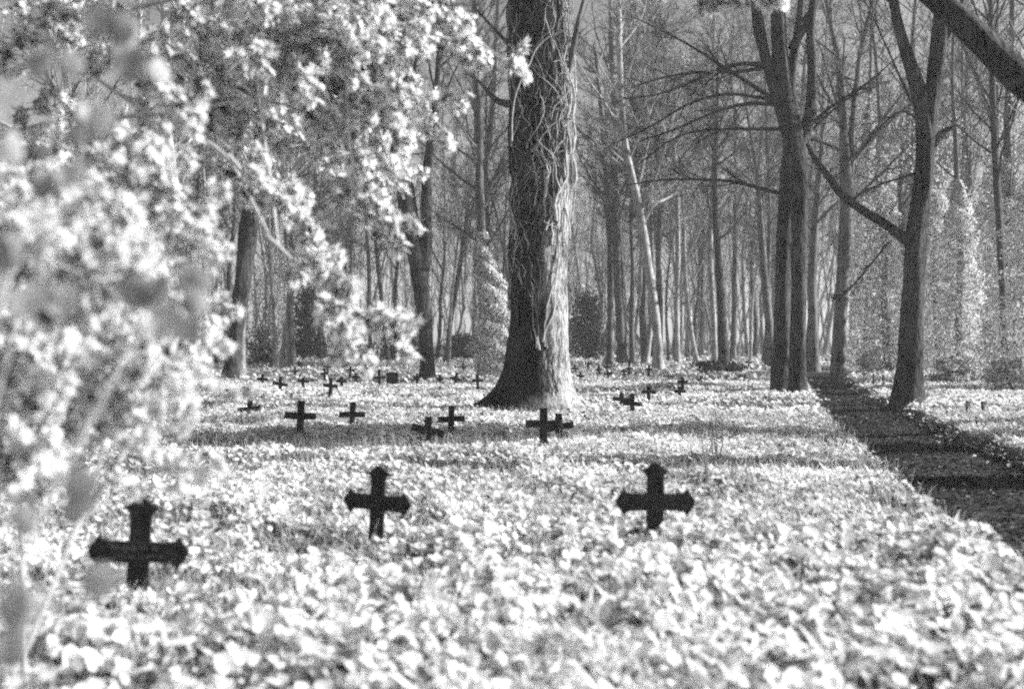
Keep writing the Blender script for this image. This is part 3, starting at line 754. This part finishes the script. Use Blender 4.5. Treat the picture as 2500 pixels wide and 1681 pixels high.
for (x, y, w, h, lab, n) in (
    (430, 884, 150, 110, "dark evergreen thicket at the far left foot of the wood", 5200),
    (530, 886, 130, 140, "dark evergreen bush left of the leaning trunk's foot", 5200),
    (655, 880, 120, 90, "low black evergreen bush between pale trunk and crooked sapling", 4200),
    (745, 876, 110, 190, "tall dark yew-like bush right of the crooked sapling", 5200),
    (850, 871, 120, 60, "low dark bush behind the lowest leafy spray", 3200),
    (985, 872, 110, 60, "low dark bush behind the forked dark tree", 3000),
    (1140, 870, 130, 60, "low dark bush left of the ivy covered trunk", 3200),
    (1435, 866, 120, 170, "dark grey bush close right of the big old trunk", 4600)):
    bush("evergreen_bush", x, y, w, h, lab, n, M_darkleaf, dist=min(gd(y), 78), group="dark bushes along the back of the cemetery")
bush("drooping_evergreen", 655, 880, 130, 270, "pale drooping evergreen between the pale trunk and the crooked sapling", 5200, M_ivyleaf, dist=62, size=(.06, .14))
bush("brush_heap", 1762, 912, 130, 26, "low dark heap of brushwood round a trunk foot", 2600, M_darkleaf, cat="brush heap", dist=46, size=(.08, .16))
for (x, y, w, h) in ((2130, 905, 90, 60), (2330, 925, 120, 60), (2460, 945, 110, 90), (2060, 880, 70, 40)):
    bush("undergrowth_bush", x, y, w, h, {2130: "pale low undergrowth below the first ivy covered tree", 2330: "pale undergrowth below the ivy trees right of the kinked trunk",
         2460: "pale undergrowth at the far right edge below the ivy", 2060: "small pale undergrowth patch behind the tall forked tree"}[x], 2600, M_ivyleaf, size=(.06, .12), group="undergrowth below the ivy covered trees")

# ------------------------------------------------------------------ crosses
def prism(outline, t):
    """outline (n,2) in x,z -> closed solid of thickness t; walls and both faces as quads by fan"""
    n = len(outline); o = np.asarray(outline, float)
    return o, n, t
def poly_obj(name, outline, t, mat, parent, bevel=.004, off=(0, 0, 0)):
    import bmesh
    bm = bmesh.new()
    vs = [bm.verts.new((p[0] + off[0], -t / 2 + off[1], p[1] + off[2])) for p in outline]
    f = bm.faces.new(vs)
    ex = bmesh.ops.extrude_face_region(bm, geom=[f])
    for v in ex['geom']:
        if isinstance(v, bmesh.types.BMVert): v.co.y += t
    bmesh.ops.recalc_face_normals(bm, faces=bm.faces)
    if bevel: bmesh.ops.bevel(bm, geom=list(bm.edges), offset=bevel, segments=2, affect='EDGES', profile=.6)
    me = bpy.data.meshes.new(name); bm.to_mesh(me); bm.free()
    me.materials.append(mat)
    at = me.attributes.new("tone", 'FLOAT', 'POINT')
    o = bpy.data.objects.new(name, me); COL.objects.link(o); o.parent = parent
    return o

def arm_end(hw, L):
    """half outline of a pointed flared end along +s: list of (s, h) from neck to tip"""
    k = L / .29
    return [(L - .125 * k, hw), (L - .100 * k, hw + .002), (L - .080 * k, hw + .010 * k), (L - .068 * k, hw + .026 * k), (L - .061 * k, hw + .044 * k),
            (L - .050 * k, hw + .022 * k), (L - .030 * k, hw - .008 * k), (L - .014 * k, hw - .026 * k), (L, .004)]
def ornate_cross(x, base_y, arm_y, top_y, w_px, label, tilt, yaw, inscr=False):
    d = gd(base_y); X = (x - 1250) * d / FPX
    g = float(gz(X, d)); za = CAM_Z - (arm_y - HZ) * d / FPX - g; zt = CAM_Z - (top_y - HZ) * d / FPX - g
    L = w_px * d / FPX / 2; hw = .062 * L / .29
    rt = empty("ornate_iron_cross", (X, d, g), label, "grave cross", "ornate iron crosses in the front row", 0)
    rt.rotation_euler = (0, tilt, yaw)
    e = arm_end(hw, zt - za); up = [(h, za + s) for (s, h) in e]
    out = [(hw, -.25)] + [(hw, za)] + up + [(-a, b) for (a, b) in reversed(up)] + [(-hw, za), (-hw, -.25)]
    poly_obj("upright", out, .032, M_iron, rt)
    e = arm_end(hw, L)
    o = [(s, za + h) for (s, h) in e] + [(s, za - h) for (s, h) in reversed(e)]
    o += [(-s, za - h) for (s, h) in e] + [(-s, za + h) for (s, h) in reversed(e)]
    cb = poly_obj("crossbar", o, .026, M_iron, rt, off=(0, -.012, 0))
    if inscr:                                              # worn raised lettering, no longer legible
        import bmesh
        bm = bmesh.new()
        for row, zz in enumerate((za + .022, za - .024)):
            xx = -.15 + .02 * row
            while xx < .13:
                gl = random.randint(2, 3); w = random.uniform(.008, .014)
                for q in range(gl):
                    vert = random.random() < .6
                    sx, sz = (.0025, .020) if vert else (w, .003)
                    cx = xx + random.uniform(0, w); cz = zz + (0 if vert else random.uniform(-.009, .009))
                    r = bmesh.ops.create_cube(bm, size=1.0)
                    for v in r['verts']: v.co = Vector((cx + v.co.x * sx, -.027 + v.co.y * .004, cz + v.co.z * sz))
                xx += w + .008 + (.018 if random.random() < .18 else 0)
        me = bpy.data.meshes.new("lettering"); bm.to_mesh(me); bm.free(); me.materials.append(M_ironhi)
        ob = bpy.data.objects.new("lettering", me); COL.objects.link(ob); ob.parent = cb
    return rt
ornate_cross(1598, 1322, 1224, 1129, 195, "black iron cross with pointed ends, rightmost of the front three", .01, .03)
ornate_cross(917, 1290, 1225, 1136, 172, "black iron cross with pointed ends, middle one of the front three, leaning slightly", .05, -.22)
ornate_cross(332, 1405, 1345, 1212, 236, "nearest black iron cross with pointed ends and worn lettering, at front left among blurred leaves", .06, .12, True)

def plain_cross(x, top, arm, w, base, label, tilt=0.0, yaw=0.0, barf=.22, group="small plain crosses in rows on the ground cover", armtilt=0.0):
    d = gd(base); X = (x - 1250) * d / FPX; g = float(gz(X, d))
    za = CAM_Z - (arm - HZ) * d / FPX - g; zt = CAM_Z - (top - HZ) * d / FPX - g; L = max(w * d / FPX / 2, .12)
    b = max(L * barf, .044)
    rt = empty("plain_grave_cross", (X, d, g), label, "grave cross", group); rt.rotation_euler = (0, tilt, yaw)
    poly_obj("upright", [(-b, -.2), (b, -.2), (b, zt), (-b, zt)], .045, M_iron, rt, .006)
    o = poly_obj("crossbar", [(-L, -b * .95), (L, -b * .95), (L, b * .95), (-L, b * .95)], .03, M_iron, rt, .005, off=(0, -.02, 0))
    o.location = (0, 0, za); o.rotation_euler = (0, armtilt, 0)
    return rt
R_ = math.radians
CR = [
 (608, 968, 998, 58, 1016, "leftmost plain cross of the second row, its arms rising to the right", R_(3), .0, R_(-9)),
 (731, 977, 1014, 76, 1067, "tallest plain cross in the long band of shade left of the big tree", R_(3), .0, 0),
 (857, 981, 1011, 63, 1041, "plain cross with a pale leaf before its shaft, right of the tallest shaded cross", R_(4), .1, R_(-4)),
 (1042, 1016, 1050, 82, 1088, "plain cross tilted down to the right, nearest left of the big tree", R_(3), .1, R_(11)),
 (1101, 991, 1022, 66, 1056, "upright plain cross just behind the tilted one left of the big tree", R_(1), .0, R_(-3)),
 (1327, 995, 1034, 88, 1090, "larger plain cross standing before the big tree's foot", R_(0), .0, R_(1)),
 (1363, 1009, 1041, 74, 1063, "plain cross half hidden behind the larger one at the big tree's foot", R_(1), .15, R_(-9)),
 (683, 919, 937, 37, 951, "small cross above and left of the tallest shaded cross", R_(3), .0, R_(6)),
 (806, 923, 941, 36, 966, "small dark cross on a tall shaft above the cross with a pale leaf", R_(2), .0, R_(4)),
 (641, 912, 925, 28, 937, "faint greyish small cross right of the straight pale trunk", 0, .0, R_(2)),
 (740, 921, 930, 29, 942, "faint small cross between two darker ones of the third row", 0, .1, R_(4)),
 (835, 919, 930, 28, 941, "small cross close right of the dark cross on a tall shaft", R_(-3), .0, R_(5)),
 (720, 895, 905, 20, 913, "tiny cross right of the crooked sapling's foot", 0, 0, 0),
 (799, 886, 895, 20, 908, "tiny cross, upper one of two in line behind the tall shafted cross", 0, 0, 0),
 (794, 899, 911, 20, 924, "tiny cross, lower one of two in line behind the tall shafted cross", R_(-3), 0, 0),
 (854, 894, 903, 21, 916, "tiny cross up and right of the two crosses in line", R_(4), 0, R_(-3)),
 (870, 909, 920, 19, 929, "tiny cross left of the dark square headstone", R_(-4), 0, R_(4)),
 (730, 876, 887, 17, 897, "tiny far cross behind the crooked sapling", 0, 0, 0),
 (455, 907, 920, 21, 928, "small cross at far left below the thick pale trunk", R_(2), 0, 0),
 (563, 942, 953, 30, 964, "cross nearly hidden by leaves left of the arms that rise right", 0, .2, R_(3)),
 (596, 943, 951, 24, 962, "cross nearly hidden by leaves above the arms that rise right", 0, .3, R_(-6)),
 (468, 984, 996, 50, 1014, "cross at left blurred behind leafy shoots", R_(2), 0, R_(3)),
 (609, 876, 885, 15, 895, "tiny far cross right of the straight pale trunk", 0, 0, 0),
 (628, 873, 882, 15, 893, "tiny far cross left of the crooked sapling", 0, 0, 0),
 (660, 874, 881, 16, 892, "tiny far cross just left of the sapling's foot", 0, 0, 0),
 (927, 901, 921, 32, 937, "thin cross touching the left of the dark square headstone", R_(-2), 0, R_(-2)),
 (1018, 912, 922, 18, 931, "tiny cross left of the forked tree's foot", 0, 0, R_(-8)),
 (1074, 914, 925, 17, 934, "tiny cross right of the forked tree's foot", 0, 0, 0),
 (1110, 909, 924, 30, 935, "small leaning cross between forked tree and big tree", R_(8), 0, R_(6)),
 (1167, 914, 929, 28, 941, "small cross just left of the big tree's root", R_(-2), 0, R_(-4)),
 (1131, 886, 895, 16, 905, "tiny far cross behind the crosses left of the big tree", 0, 0, 0),
 (1517, 957, 974, 44, 984, "low cross with sunken arms, left of a pair right of the big tree", R_(1), 0, R_(3)),
 (1543, 960, 985, 47, 1000, "low cross with sunken arms, right of a pair right of the big tree", R_(1), 0, R_(2)),
 (1583, 941, 956, 36, 974, "grey cross standing above the pair with sunken arms", R_(1), 0, R_(1)),
 (1666, 920, 932, 26, 958, "dark cross on a long shaft in the middle of the right field", R_(0), 0, R_(1)),
 (1712, 917, 928, 25, 938, "dark cross nearest to the brush heap", R_(0), 0, R_(2)),
 (1659, 942, 955, 28, 964, "low dark cross below the one on a long shaft", 0, 0, 0),
 (1633, 914, 922, 8, 934, "narrow cross seen edge on, left of the long shafted cross", R_(1), 1.3, 0),
 (1584, 890, 901, 18, 912, "dark cross left of the curved pale trunk's foot", 0, 0, 0),
 (1536, 879, 899, 17, 908, "tall far cross between the grey pair of trunks and the curved pale one", 0, 0, 0),
 (1522, 899, 906, 18, 914, "low far cross with a short top near the pair of grey trunks", R_(5), 0, R_(-5)),
 (1484, 905, 912, 20, 923, "dark cross, lowest of the three in line below the left grey trunk", 0, 0, 0),
 (1482, 882, 896, 20, 906, "dark cross, topmost of the three in line below the left grey trunk", 0, 0, 0),
 (1463, 889, 902, 15, 912, "dark cross close left of the three in line", R_(-3), 0, 0),
 (1417, 908, 917, 20, 926, "small cross nearest right of the big trunk", 0, 0, R_(3)),
 (1405, 890, 899, 20, 908, "far small cross close right of the big trunk", R_(-5), 0, R_(4)),
 (1436, 881, 887, 17, 897, "far small cross a little off the big trunk's right side", 0, 0, 0),
 (1819, 913, 920, 9, 929, "narrow dark cross seen edge on left of the twin trunks", 0, 1.2, 0),
 (1828, 878, 884, 18, 895, "far dark cross low beside the twin trunks", 0, 0, 0),
 (1676, 862, 869, 13, 880, "farthest tiny cross behind the thin pale trunks", 0, 0, 0),
 (2133, 912, 918, 10, 932, "tiny post-like cross in the bright cover right of the path, left one", 0, .9, 0),
 (2156, 914, 920, 9, 934, "tiny post-like cross in the bright cover right of the path, second one", 0, 1.0, 0),
 (2361, 978, 984, 12, 996, "small dark cross in the bright cover right of the kinked trunk", R_(4), .9, 0),
 (2400, 979, 985, 12, 998, "small dark cross farthest right in the bright cover", R_(-3), .8, 0)]
for (x, top, arm, w, base, lab, tl, yw, at) in CR:
    plain_cross(x, top, arm, w, base, lab, tl, yw, armtilt=at)

# square dark headstone
d = gd(930); X = (958 - 1250) * d / FPX; g = float(gz(X, d))
hs = empty("headstone", (X, d, g), "dark square headstone standing among the small crosses left of the forked tree", "headstone")
poly_obj("tablet", [(-.2, 0), (.2, 0), (.2, .42), (.13, .46), (-.13, .46), (-.2, .42)], .14, M_stone, hs, .012)
poly_obj("plinth", [(-.26, -.15), (.26, -.15), (.26, .06), (-.26, .06)], .24, M_stone, hs, .01)

# far railing
d = 84; X = (1806 - 1250) * d / FPX; fr = empty("railing", (X, d, 0), "small dark railing far back left of the twin trunks", "railing")
acc = Acc()
for q in range(4):
    Acc().add(tubes(np.array([[(X - .65 + .43 * q, d, -.1), (X - .65 + .43 * q, d, .5), (X - .65 + .43 * q, d, 1.0)]]), np.full((1, 3), .035), 6)).obj("post", M_dark, fr, (X, d, 0))
for z in (.45, .95):
    Acc().add(tubes(np.array([[(X - .75, d - .03, z), (X, d - .03, z), (X + .75, d - .03, z)]]), np.full((1, 3), .03), 6)).obj("rail", M_dark, fr, (X, d, 0))

# dry stalks standing in the cover
def stalks(x, base, tops, label):
    d = gd(base); c = px(x, base, d); c[2] = float(gz(c[0], d))
    P = []
    for (tx, ty, dx) in tops:
        t = px(tx, ty, d + dx); b0 = c + np.array([(tx - x) * .3 * d / FPX, dx, -.05])
        P.append(np.stack([b0 + (t - b0) * f + np.array([.02 * math.sin(f * 4 + dx * 9), 0, 0]) for f in np.linspace(0, 1, 7)]))
    P = np.array(P); R = np.broadcast_to(np.linspace(.011, .004, 7), (len(P), 7))
    a = Acc().add(tubes(P, R, 5))
    Q = spawn(P, R, 4, .4, 1, .2, 30, .2, .1, K=4, rmin=.003); a.add(tubes(Q[0], Q[1], 3))
    return tag(a.obj("dry_stalks", M_dry, None, c, loc=c), label, "dry stalks")
stalks(1748, 1110, ((1738, 1010, 0), (1752, 1012, .1), (1762, 1025, -.1), (1744, 1035, .2)), "thin dry stalks standing in the bright cover beyond the right front cross")
stalks(1722, 1180, ((1716, 1060, 0), (1732, 1085, .1)), "pair of dry stalks nearest the right front cross")

# fallen bough at the very front
b0 = resample([(*px(745, 1640, 4.35), .03), (*px(830, 1655, 4.3), .035), (*px(930, 1665, 4.25), .032), (*px(1010, 1690, 4.15), .028), (*px(1100, 1730, 4.05), .02)], 16)
b0[:, 2] = gz(b0[:, 0], b0[:, 1]) + .10
o = np.array([b0[0, 0], b0[0, 1], b0[0, 2]])
a = Acc().add(tubes(b0[None, :, :3], b0[None, :, 3], 8))
Q = spawn(b0[None, :, :3], b0[None, :, 3], 7, .1, 1, .35, 40, .1, .15, K=5, rmin=.005); a.add(tubes(Q[0], Q[1], 5))
tag(a.obj("fallen_bough", M_dark, None, o, loc=o), "dark fallen bough lying in the leaves at the bottom edge", "bough")

# ------------------------------------------------------------------ leafy boughs at the left
def leafy(name, label, cat, stems, sprays, mat_l, twn=8, twl=.42, lsz=(.03, .06), per=9, droop=-.25, rmin=.0035, seeds=None, tone=(.12, .7, 1.15)):
    """stems: bare woody lines from the ground; sprays: leafy lines. points are (px, py, dist, radius_m)"""
    base = px(stems[0][0][0], stems[0][0][1], stems[0][0][2]); base[2] = float(gz(base[0], base[1]))
    rt = empty(name, base, label, cat)
    a = Acc(); S_ = []
    for k, st in enumerate(stems):
        q = resample([(*px(x, y, d), r) for (x, y, d, r) in st], 20)
        if k == 0: q[0, 2] = base[2] - .1
        a.add(tubes(q[None, :, :3], q[None, :, 3], 8))
    a.obj("stems", M_twig, rt, base)
    P = np.array([resample([(*px(x, y, d), r) for (x, y, d, r) in s], 12) for s in sprays])
    tw = Acc().add(tubes(P[:, :, :3], P[:, :, 3], 6))
    Q = spawn(P[:, :, :3], P[:, :, 3], twn, .12, 1, .3, 48, droop, .12, K=5, rr=.6, rmin=rmin, absl=np.repeat(np.broadcast_to(twl, len(P)), twn)); tw.add(tubes(Q[0], Q[1], 4))
    Q2 = spawn(Q[0], Q[1], 3, .3, 1, .5, 40, droop, .14, K=4, rr=.6, rmin=rmin * .8); tw.add(tubes(Q2[0], Q2[1], 3))
    two = tw.obj("twigs", M_twig, rt, base)
    lv = Acc()
    for (A, n) in ((Q2[0], per), (Q[0], per), ):
        M, K, _ = A.shape; idx = np.repeat(np.arange(M), n); N = len(idx)
        t = rng.uniform(.35, 1, N) ** .7 * (K - 1); i = np.minimum(t.astype(int), K - 2); w = (t - i)[:, None]
        p = A[idx, i] * (1 - w) + A[idx, i + 1] * w + rng.normal(size=(N, 3)) * .014
        cn = rng.normal(size=(M, 3)) * .6
        nr = cn[idx] + rng.normal(size=(N, 3)) * .65 + np.array([.85, -.2, .5])
        lv.add(leaves(p, nr, rng.uniform(*lsz, N), T_LOBE, head=np.array([.2, -.1, -.5]) + rng.normal(size=(N, 3)) * .8), tones(N, 13, *tone))
    lv.obj("foliage", mat_l, two, base, smooth=False)
    return rt

def jitter(line, j, dj, r): return [(x + rng.normal(0, j), y + rng.normal(0, j), d + dj, r * f) for (x, y, d), f in zip(line, np.linspace(1, .45, len(line)))]
hand = [
 [(640, -60, 7.0), (800, 0, 7.0), (960, 50, 7.0), (1080, 90, 7.1), (1150, 105, 7.2)],
 [(700, -80, 7.4), (880, -20, 7.4), (1020, 20, 7.4), (1120, 60, 7.4)],
 [(980, 40, 7.2), (1100, 80, 7.3), (1190, 110, 7.3), (1245, 170, 7.3)],
 [(600, 120, 6.8), (760, 170, 6.9), (900, 220, 7.0), (1000, 250, 7.1), (1075, 285, 7.2)],
 [(620, 240, 6.6), (800, 270, 6.8), (930, 310, 6.9), (1040, 345, 7.0)],
 [(700, 300, 6.6), (820, 330, 6.7), (930, 370, 6.8), (1010, 400, 6.8)],
 [(560, 60, 6.4), (700, 90, 6.5), (850, 110, 6.7), (970, 160, 6.9)],
 [(600, 330, 6.3), (650, 420, 6.3), (700, 480, 6.3), (760, 530, 6.3)],
 [(560, 380, 6.0), (610, 450, 6.0), (660, 475, 6.1), (720, 480, 6.2)],
 [(840, 380, 6.4), (865, 450, 6.4), (910, 500, 6.4), (968, 540, 6.4)],
 [(655, 570, 5.9), (720, 640, 5.9), (780, 710, 5.9), (840, 790, 5.9), (870, 830, 5.9)],
 [(700, 610, 6.0), (770, 640, 6.0), (820, 680, 6.0), (835, 740, 6.0)],
 [(800, 740, 6.1), (880, 780, 6.1), (930, 785, 6.1), (975, 805, 6.1)],
 [(1400, -140, 6.6), (1500, -80, 6.6), (1580, -40, 6.6), (1625, -12, 6.6)],
 [(1500, -120, 6.7), (1620, -90, 6.7), (1690, -45, 6.7), (1720, -5, 6.7)],
 [(1620, -120, 6.7), (1720, -80, 6.7), (1780, -45, 6.7), (1800, -15, 6.7)],
 [(1700, -110, 6.7), (1790, -70, 6.7), (1850, -45, 6.7), (1880, -20, 6.7)]]
spr = [jitter(h, 4, 0, .012) for h in hand]
for k in range(50):                                    # the deeper, more shaded sprays up to the left
    x0 = rng.uniform(-260, 720); y0 = rng.uniform(-220, 460 if x0 < 60 else 240); d0 = rng.uniform(6.2, 9.5); l = rng.uniform(200, 400) if y0 < 250 else rng.uniform(140, 260)
    a0 = rng.uniform(-.1, .7)
    spr.append([(x0 + l * f * math.cos(a0), y0 + l * f * math.sin(a0) + 60 * f * f, d0 + rng.uniform(-.05, .05), .011 * (1 - .5 * f)) for f in (0, .33, .66, 1)])
for k in range(20):                                    # and those that close the veil down to the shrub
    x0 = rng.uniform(-120, 260); y0 = rng.uniform(330, 720); d0 = rng.uniform(4.8, 6.2); l = rng.uniform(140, 260); a0 = rng.uniform(-.5, .8)
    spr.append([(x0 + l * f * math.cos(a0), y0 + l * f * math.sin(a0) + 60 * f * f, d0, .009 * (1 - .5 * f)) for f in (0, .33, .66, 1)])
leafy("overhanging_tree", "pale young-leaved tree whose sprays hang down from the upper left", "tree",
      [[(-700, 1330, 7.6, .13), (-690, 900, 7.6, .12), (-640, 500, 7.5, .11), (-600, 100, 7.4, .09), (-560, -300, 7.2, .07)],
       [(-640, 500, 7.5, .05), (-300, 250, 7.3, .035), (100, 80, 7.0, .022), (400, 0, 6.8, .018), (640, -40, 7.0, .018)],
       [(-620, 300, 7.5, .05), (-300, 50, 7.4, .035), (100, -120, 7.3, .022), (450, -150, 7.3, .03), (720, -80, 7.3, .018)],
       [(-640, 500, 7.5, .04), (-250, 420, 7.2, .025), (100, 300, 6.9, .018), (380, 280, 6.7, .015), (620, 240, 6.6, .014)],
       [(590, -120, 6.4, .010), (612, 0, 6.4, .010), (622, 120, 6.4, .010), (640, 300, 6.3, .009), (655, 400, 6.2, .008), (668, 500, 6.0, .008), (690, 690, 5.9, .006)],
       [(850, -40, 6.6, .009), (845, 150, 6.6, .009), (850, 320, 6.5, .008), (862, 420, 6.4, .007), (885, 480, 6.4, .006)],
       [(720, -80, 7.3, .016), (1000, -180, 7.0, .012), (1300, -170, 6.7, .010), (1500, -120, 6.7, .008), (1720, -110, 6.7, .005)],
       [(100, 80, 7.0, .018), (300, 240, 6.5, .014), (480, 330, 6.2, .014), (560, 380, 6.0, .010), (655, 570, 5.9, .007)]],
      spr, M_shrub, twn=12, twl=np.array([.26] * 7 + [.17] * 6 + [.10] * 4 + [.34] * (len(spr) - 17)), lsz=(.045, .092), per=8, tone=(.05, .85, 1.18))

spr2 = []
for k in range(50):
    x0 = rng.uniform(-220, 210); y0 = rng.uniform(600, 1230 if x0 < 0 else 1060); d0 = rng.uniform(3.2, 5.0); l = rng.uniform(120, 300); a0 = rng.uniform(-1.5, .2)
    spr2.append([(x0 + l * f * math.cos(a0), y0 + l * f * math.sin(a0) + 50 * f * f, d0 + .08 * f, .008 * (1 - .5 * f)) for f in (0, .33, .66, 1)])
for h in ([(300, 950, 4.2), (290, 860, 4.2), (270, 740, 4.2), (285, 640, 4.2)], [(180, 980, 3.9), (130, 800, 3.9), (90, 640, 3.9), (60, 540, 3.9)],
          [(430, 640, 5.0), (450, 580, 5.0), (470, 550, 5.0), (500, 520, 5.0)], [(380, 700, 4.6), (420, 600, 4.6), (440, 560, 4.6), (480, 600, 4.6)],
          [(300, 1040, 4.4), (380, 930, 4.4), (440, 880, 4.4), (520, 900, 4.4)], [(100, 1000, 4.0), (230, 900, 4.0), (330, 850, 4.0), (420, 870, 4.0)]):
    spr2.append(jitter(h, 6, 0, .008))
leafy("leafy_shrub", "blurred pale leafy shrub filling the left edge behind the nearest cross", "shrub",
      [[(60, 1720, 4.1, .014), (60, 1450, 4.1, .012), (40, 1200, 4.0, .010), (80, 950, 4.0, .009), (60, 700, 4.0, .012), (80, 560, 4.0, .008)],
       [(60, 1600, 4.1, .010), (180, 1300, 4.2, .009), (270, 1050, 4.2, .008), (300, 900, 4.2, .010), (280, 700, 4.2, .007)],
       [(60, 1600, 4.1, .010), (-60, 1300, 3.9, .009), (-120, 1000, 3.8, .014), (-60, 700, 3.8, .01)],
       [(180, 1300, 4.2, .014), (330, 1060, 4.3, .01), (430, 850, 4.6, .008), (440, 620, 5.0, .006)]],
      spr2, M_shrub, twn=6, twl=.22, lsz=(.036, .075), per=6, droop=.05, tone=(.05, .85, 1.18))

# a few shoots right in front of the lens, far out of focus
spr3 = []
for (x, y, d) in ((90, 1450, 1.5), (205, 1385, 2.1), (150, 1180, 2.0), (-30, 1560, 1.9), (430, 700, 2.3), (330, 660, 2.4), (120, 700, 2.2), (60, 560, 2.2), (200, 250, 2.4), (80, 130, 2.3), (330, 110, 2.6), (20, 330, 2.2), (150, 420, 2.4), (260, 30, 2.5), (450, 640, 2.4), (400, 760, 2.5)):
    spr3.append([(x - 60, y + 60, d, .003), (x - 20, y + 10, d, .0028), (x + 20, y - 10, d, .0025), (x + 60, y + 20, d, .002)])
base3 = px(-260, 2400, 1.9); base3[2] = float(gz(base3[0], base3[1]))
rt = empty("near_sapling", base3, "sapling just before the lens, its grey leaves blurred to soft discs at the left edge", "sapling")
P = np.array([resample([(*px(x, y, d), r) for (x, y, d, r) in s], 6) for s in spr3])
tw = Acc().add(tubes(P[:, :, :3], P[:, :, 3], 4))
st = []
for q in range(len(P)):
    e = P[q, 0, :3]; m = (e + base3) / 2 + np.array([-.12, 0, .1])
    st.append(resample([(*base3, .004), (*m, .003), (*e, .0015)], 10))
st = np.array(st); tw.add(tubes(st[:, :, :3], st[:, :, 3], 4)); sto = tw.obj("stems", M_twig, rt, base3)
lv = Acc()
for q in range(len(P)):
    n = 1 if q == 1 else 2 if q == 0 else 3; i = rng.integers(1, 6, n) if q > 1 else np.full(n, 3); p = P[q, i, :3] + rng.normal(size=(n, 3)) * .012
    lv.add(leaves(p, np.array([-.25, -1., .15]) + rng.normal(size=(n, 3)) * .22, rng.uniform(.05, .085, n), T_HI, head=np.array([.1, 0, -1.]) + rng.normal(size=(n, 3)) * .5), tones(n, 12, .3, .5, .8, .3, .5))
lv.obj("foliage", M_shrub, sto, base3, smooth=False)

# ------------------------------------------------------------------ haze in the wood
hm, nt, out = new_mat("haze")
pv = nt.nodes.new("ShaderNodeVolumePrincipled"); pv.inputs["Density"].default_value = 0.0014
pv.inputs["Color"].default_value = (.9, .9, .9, 1); pv.inputs["Anisotropy"].default_value = 0.2
nt.links.new(pv.outputs[0], out.inputs["Volume"])
bx = np.array([(x, y, z) for z in (-1.8, 34) for y in (-75, 720) for x in (-420, 420)], float)
bf = np.array([[0, 2, 3, 1], [4, 5, 7, 6], [0, 1, 5, 4], [2, 6, 7, 3], [0, 4, 6, 2], [1, 3, 7, 5]])
hz = Acc().add((bx, bf)).obj("haze", hm, smooth=False)
tag(hz, "thin pale haze hanging between the trees", "haze", kind="stuff")
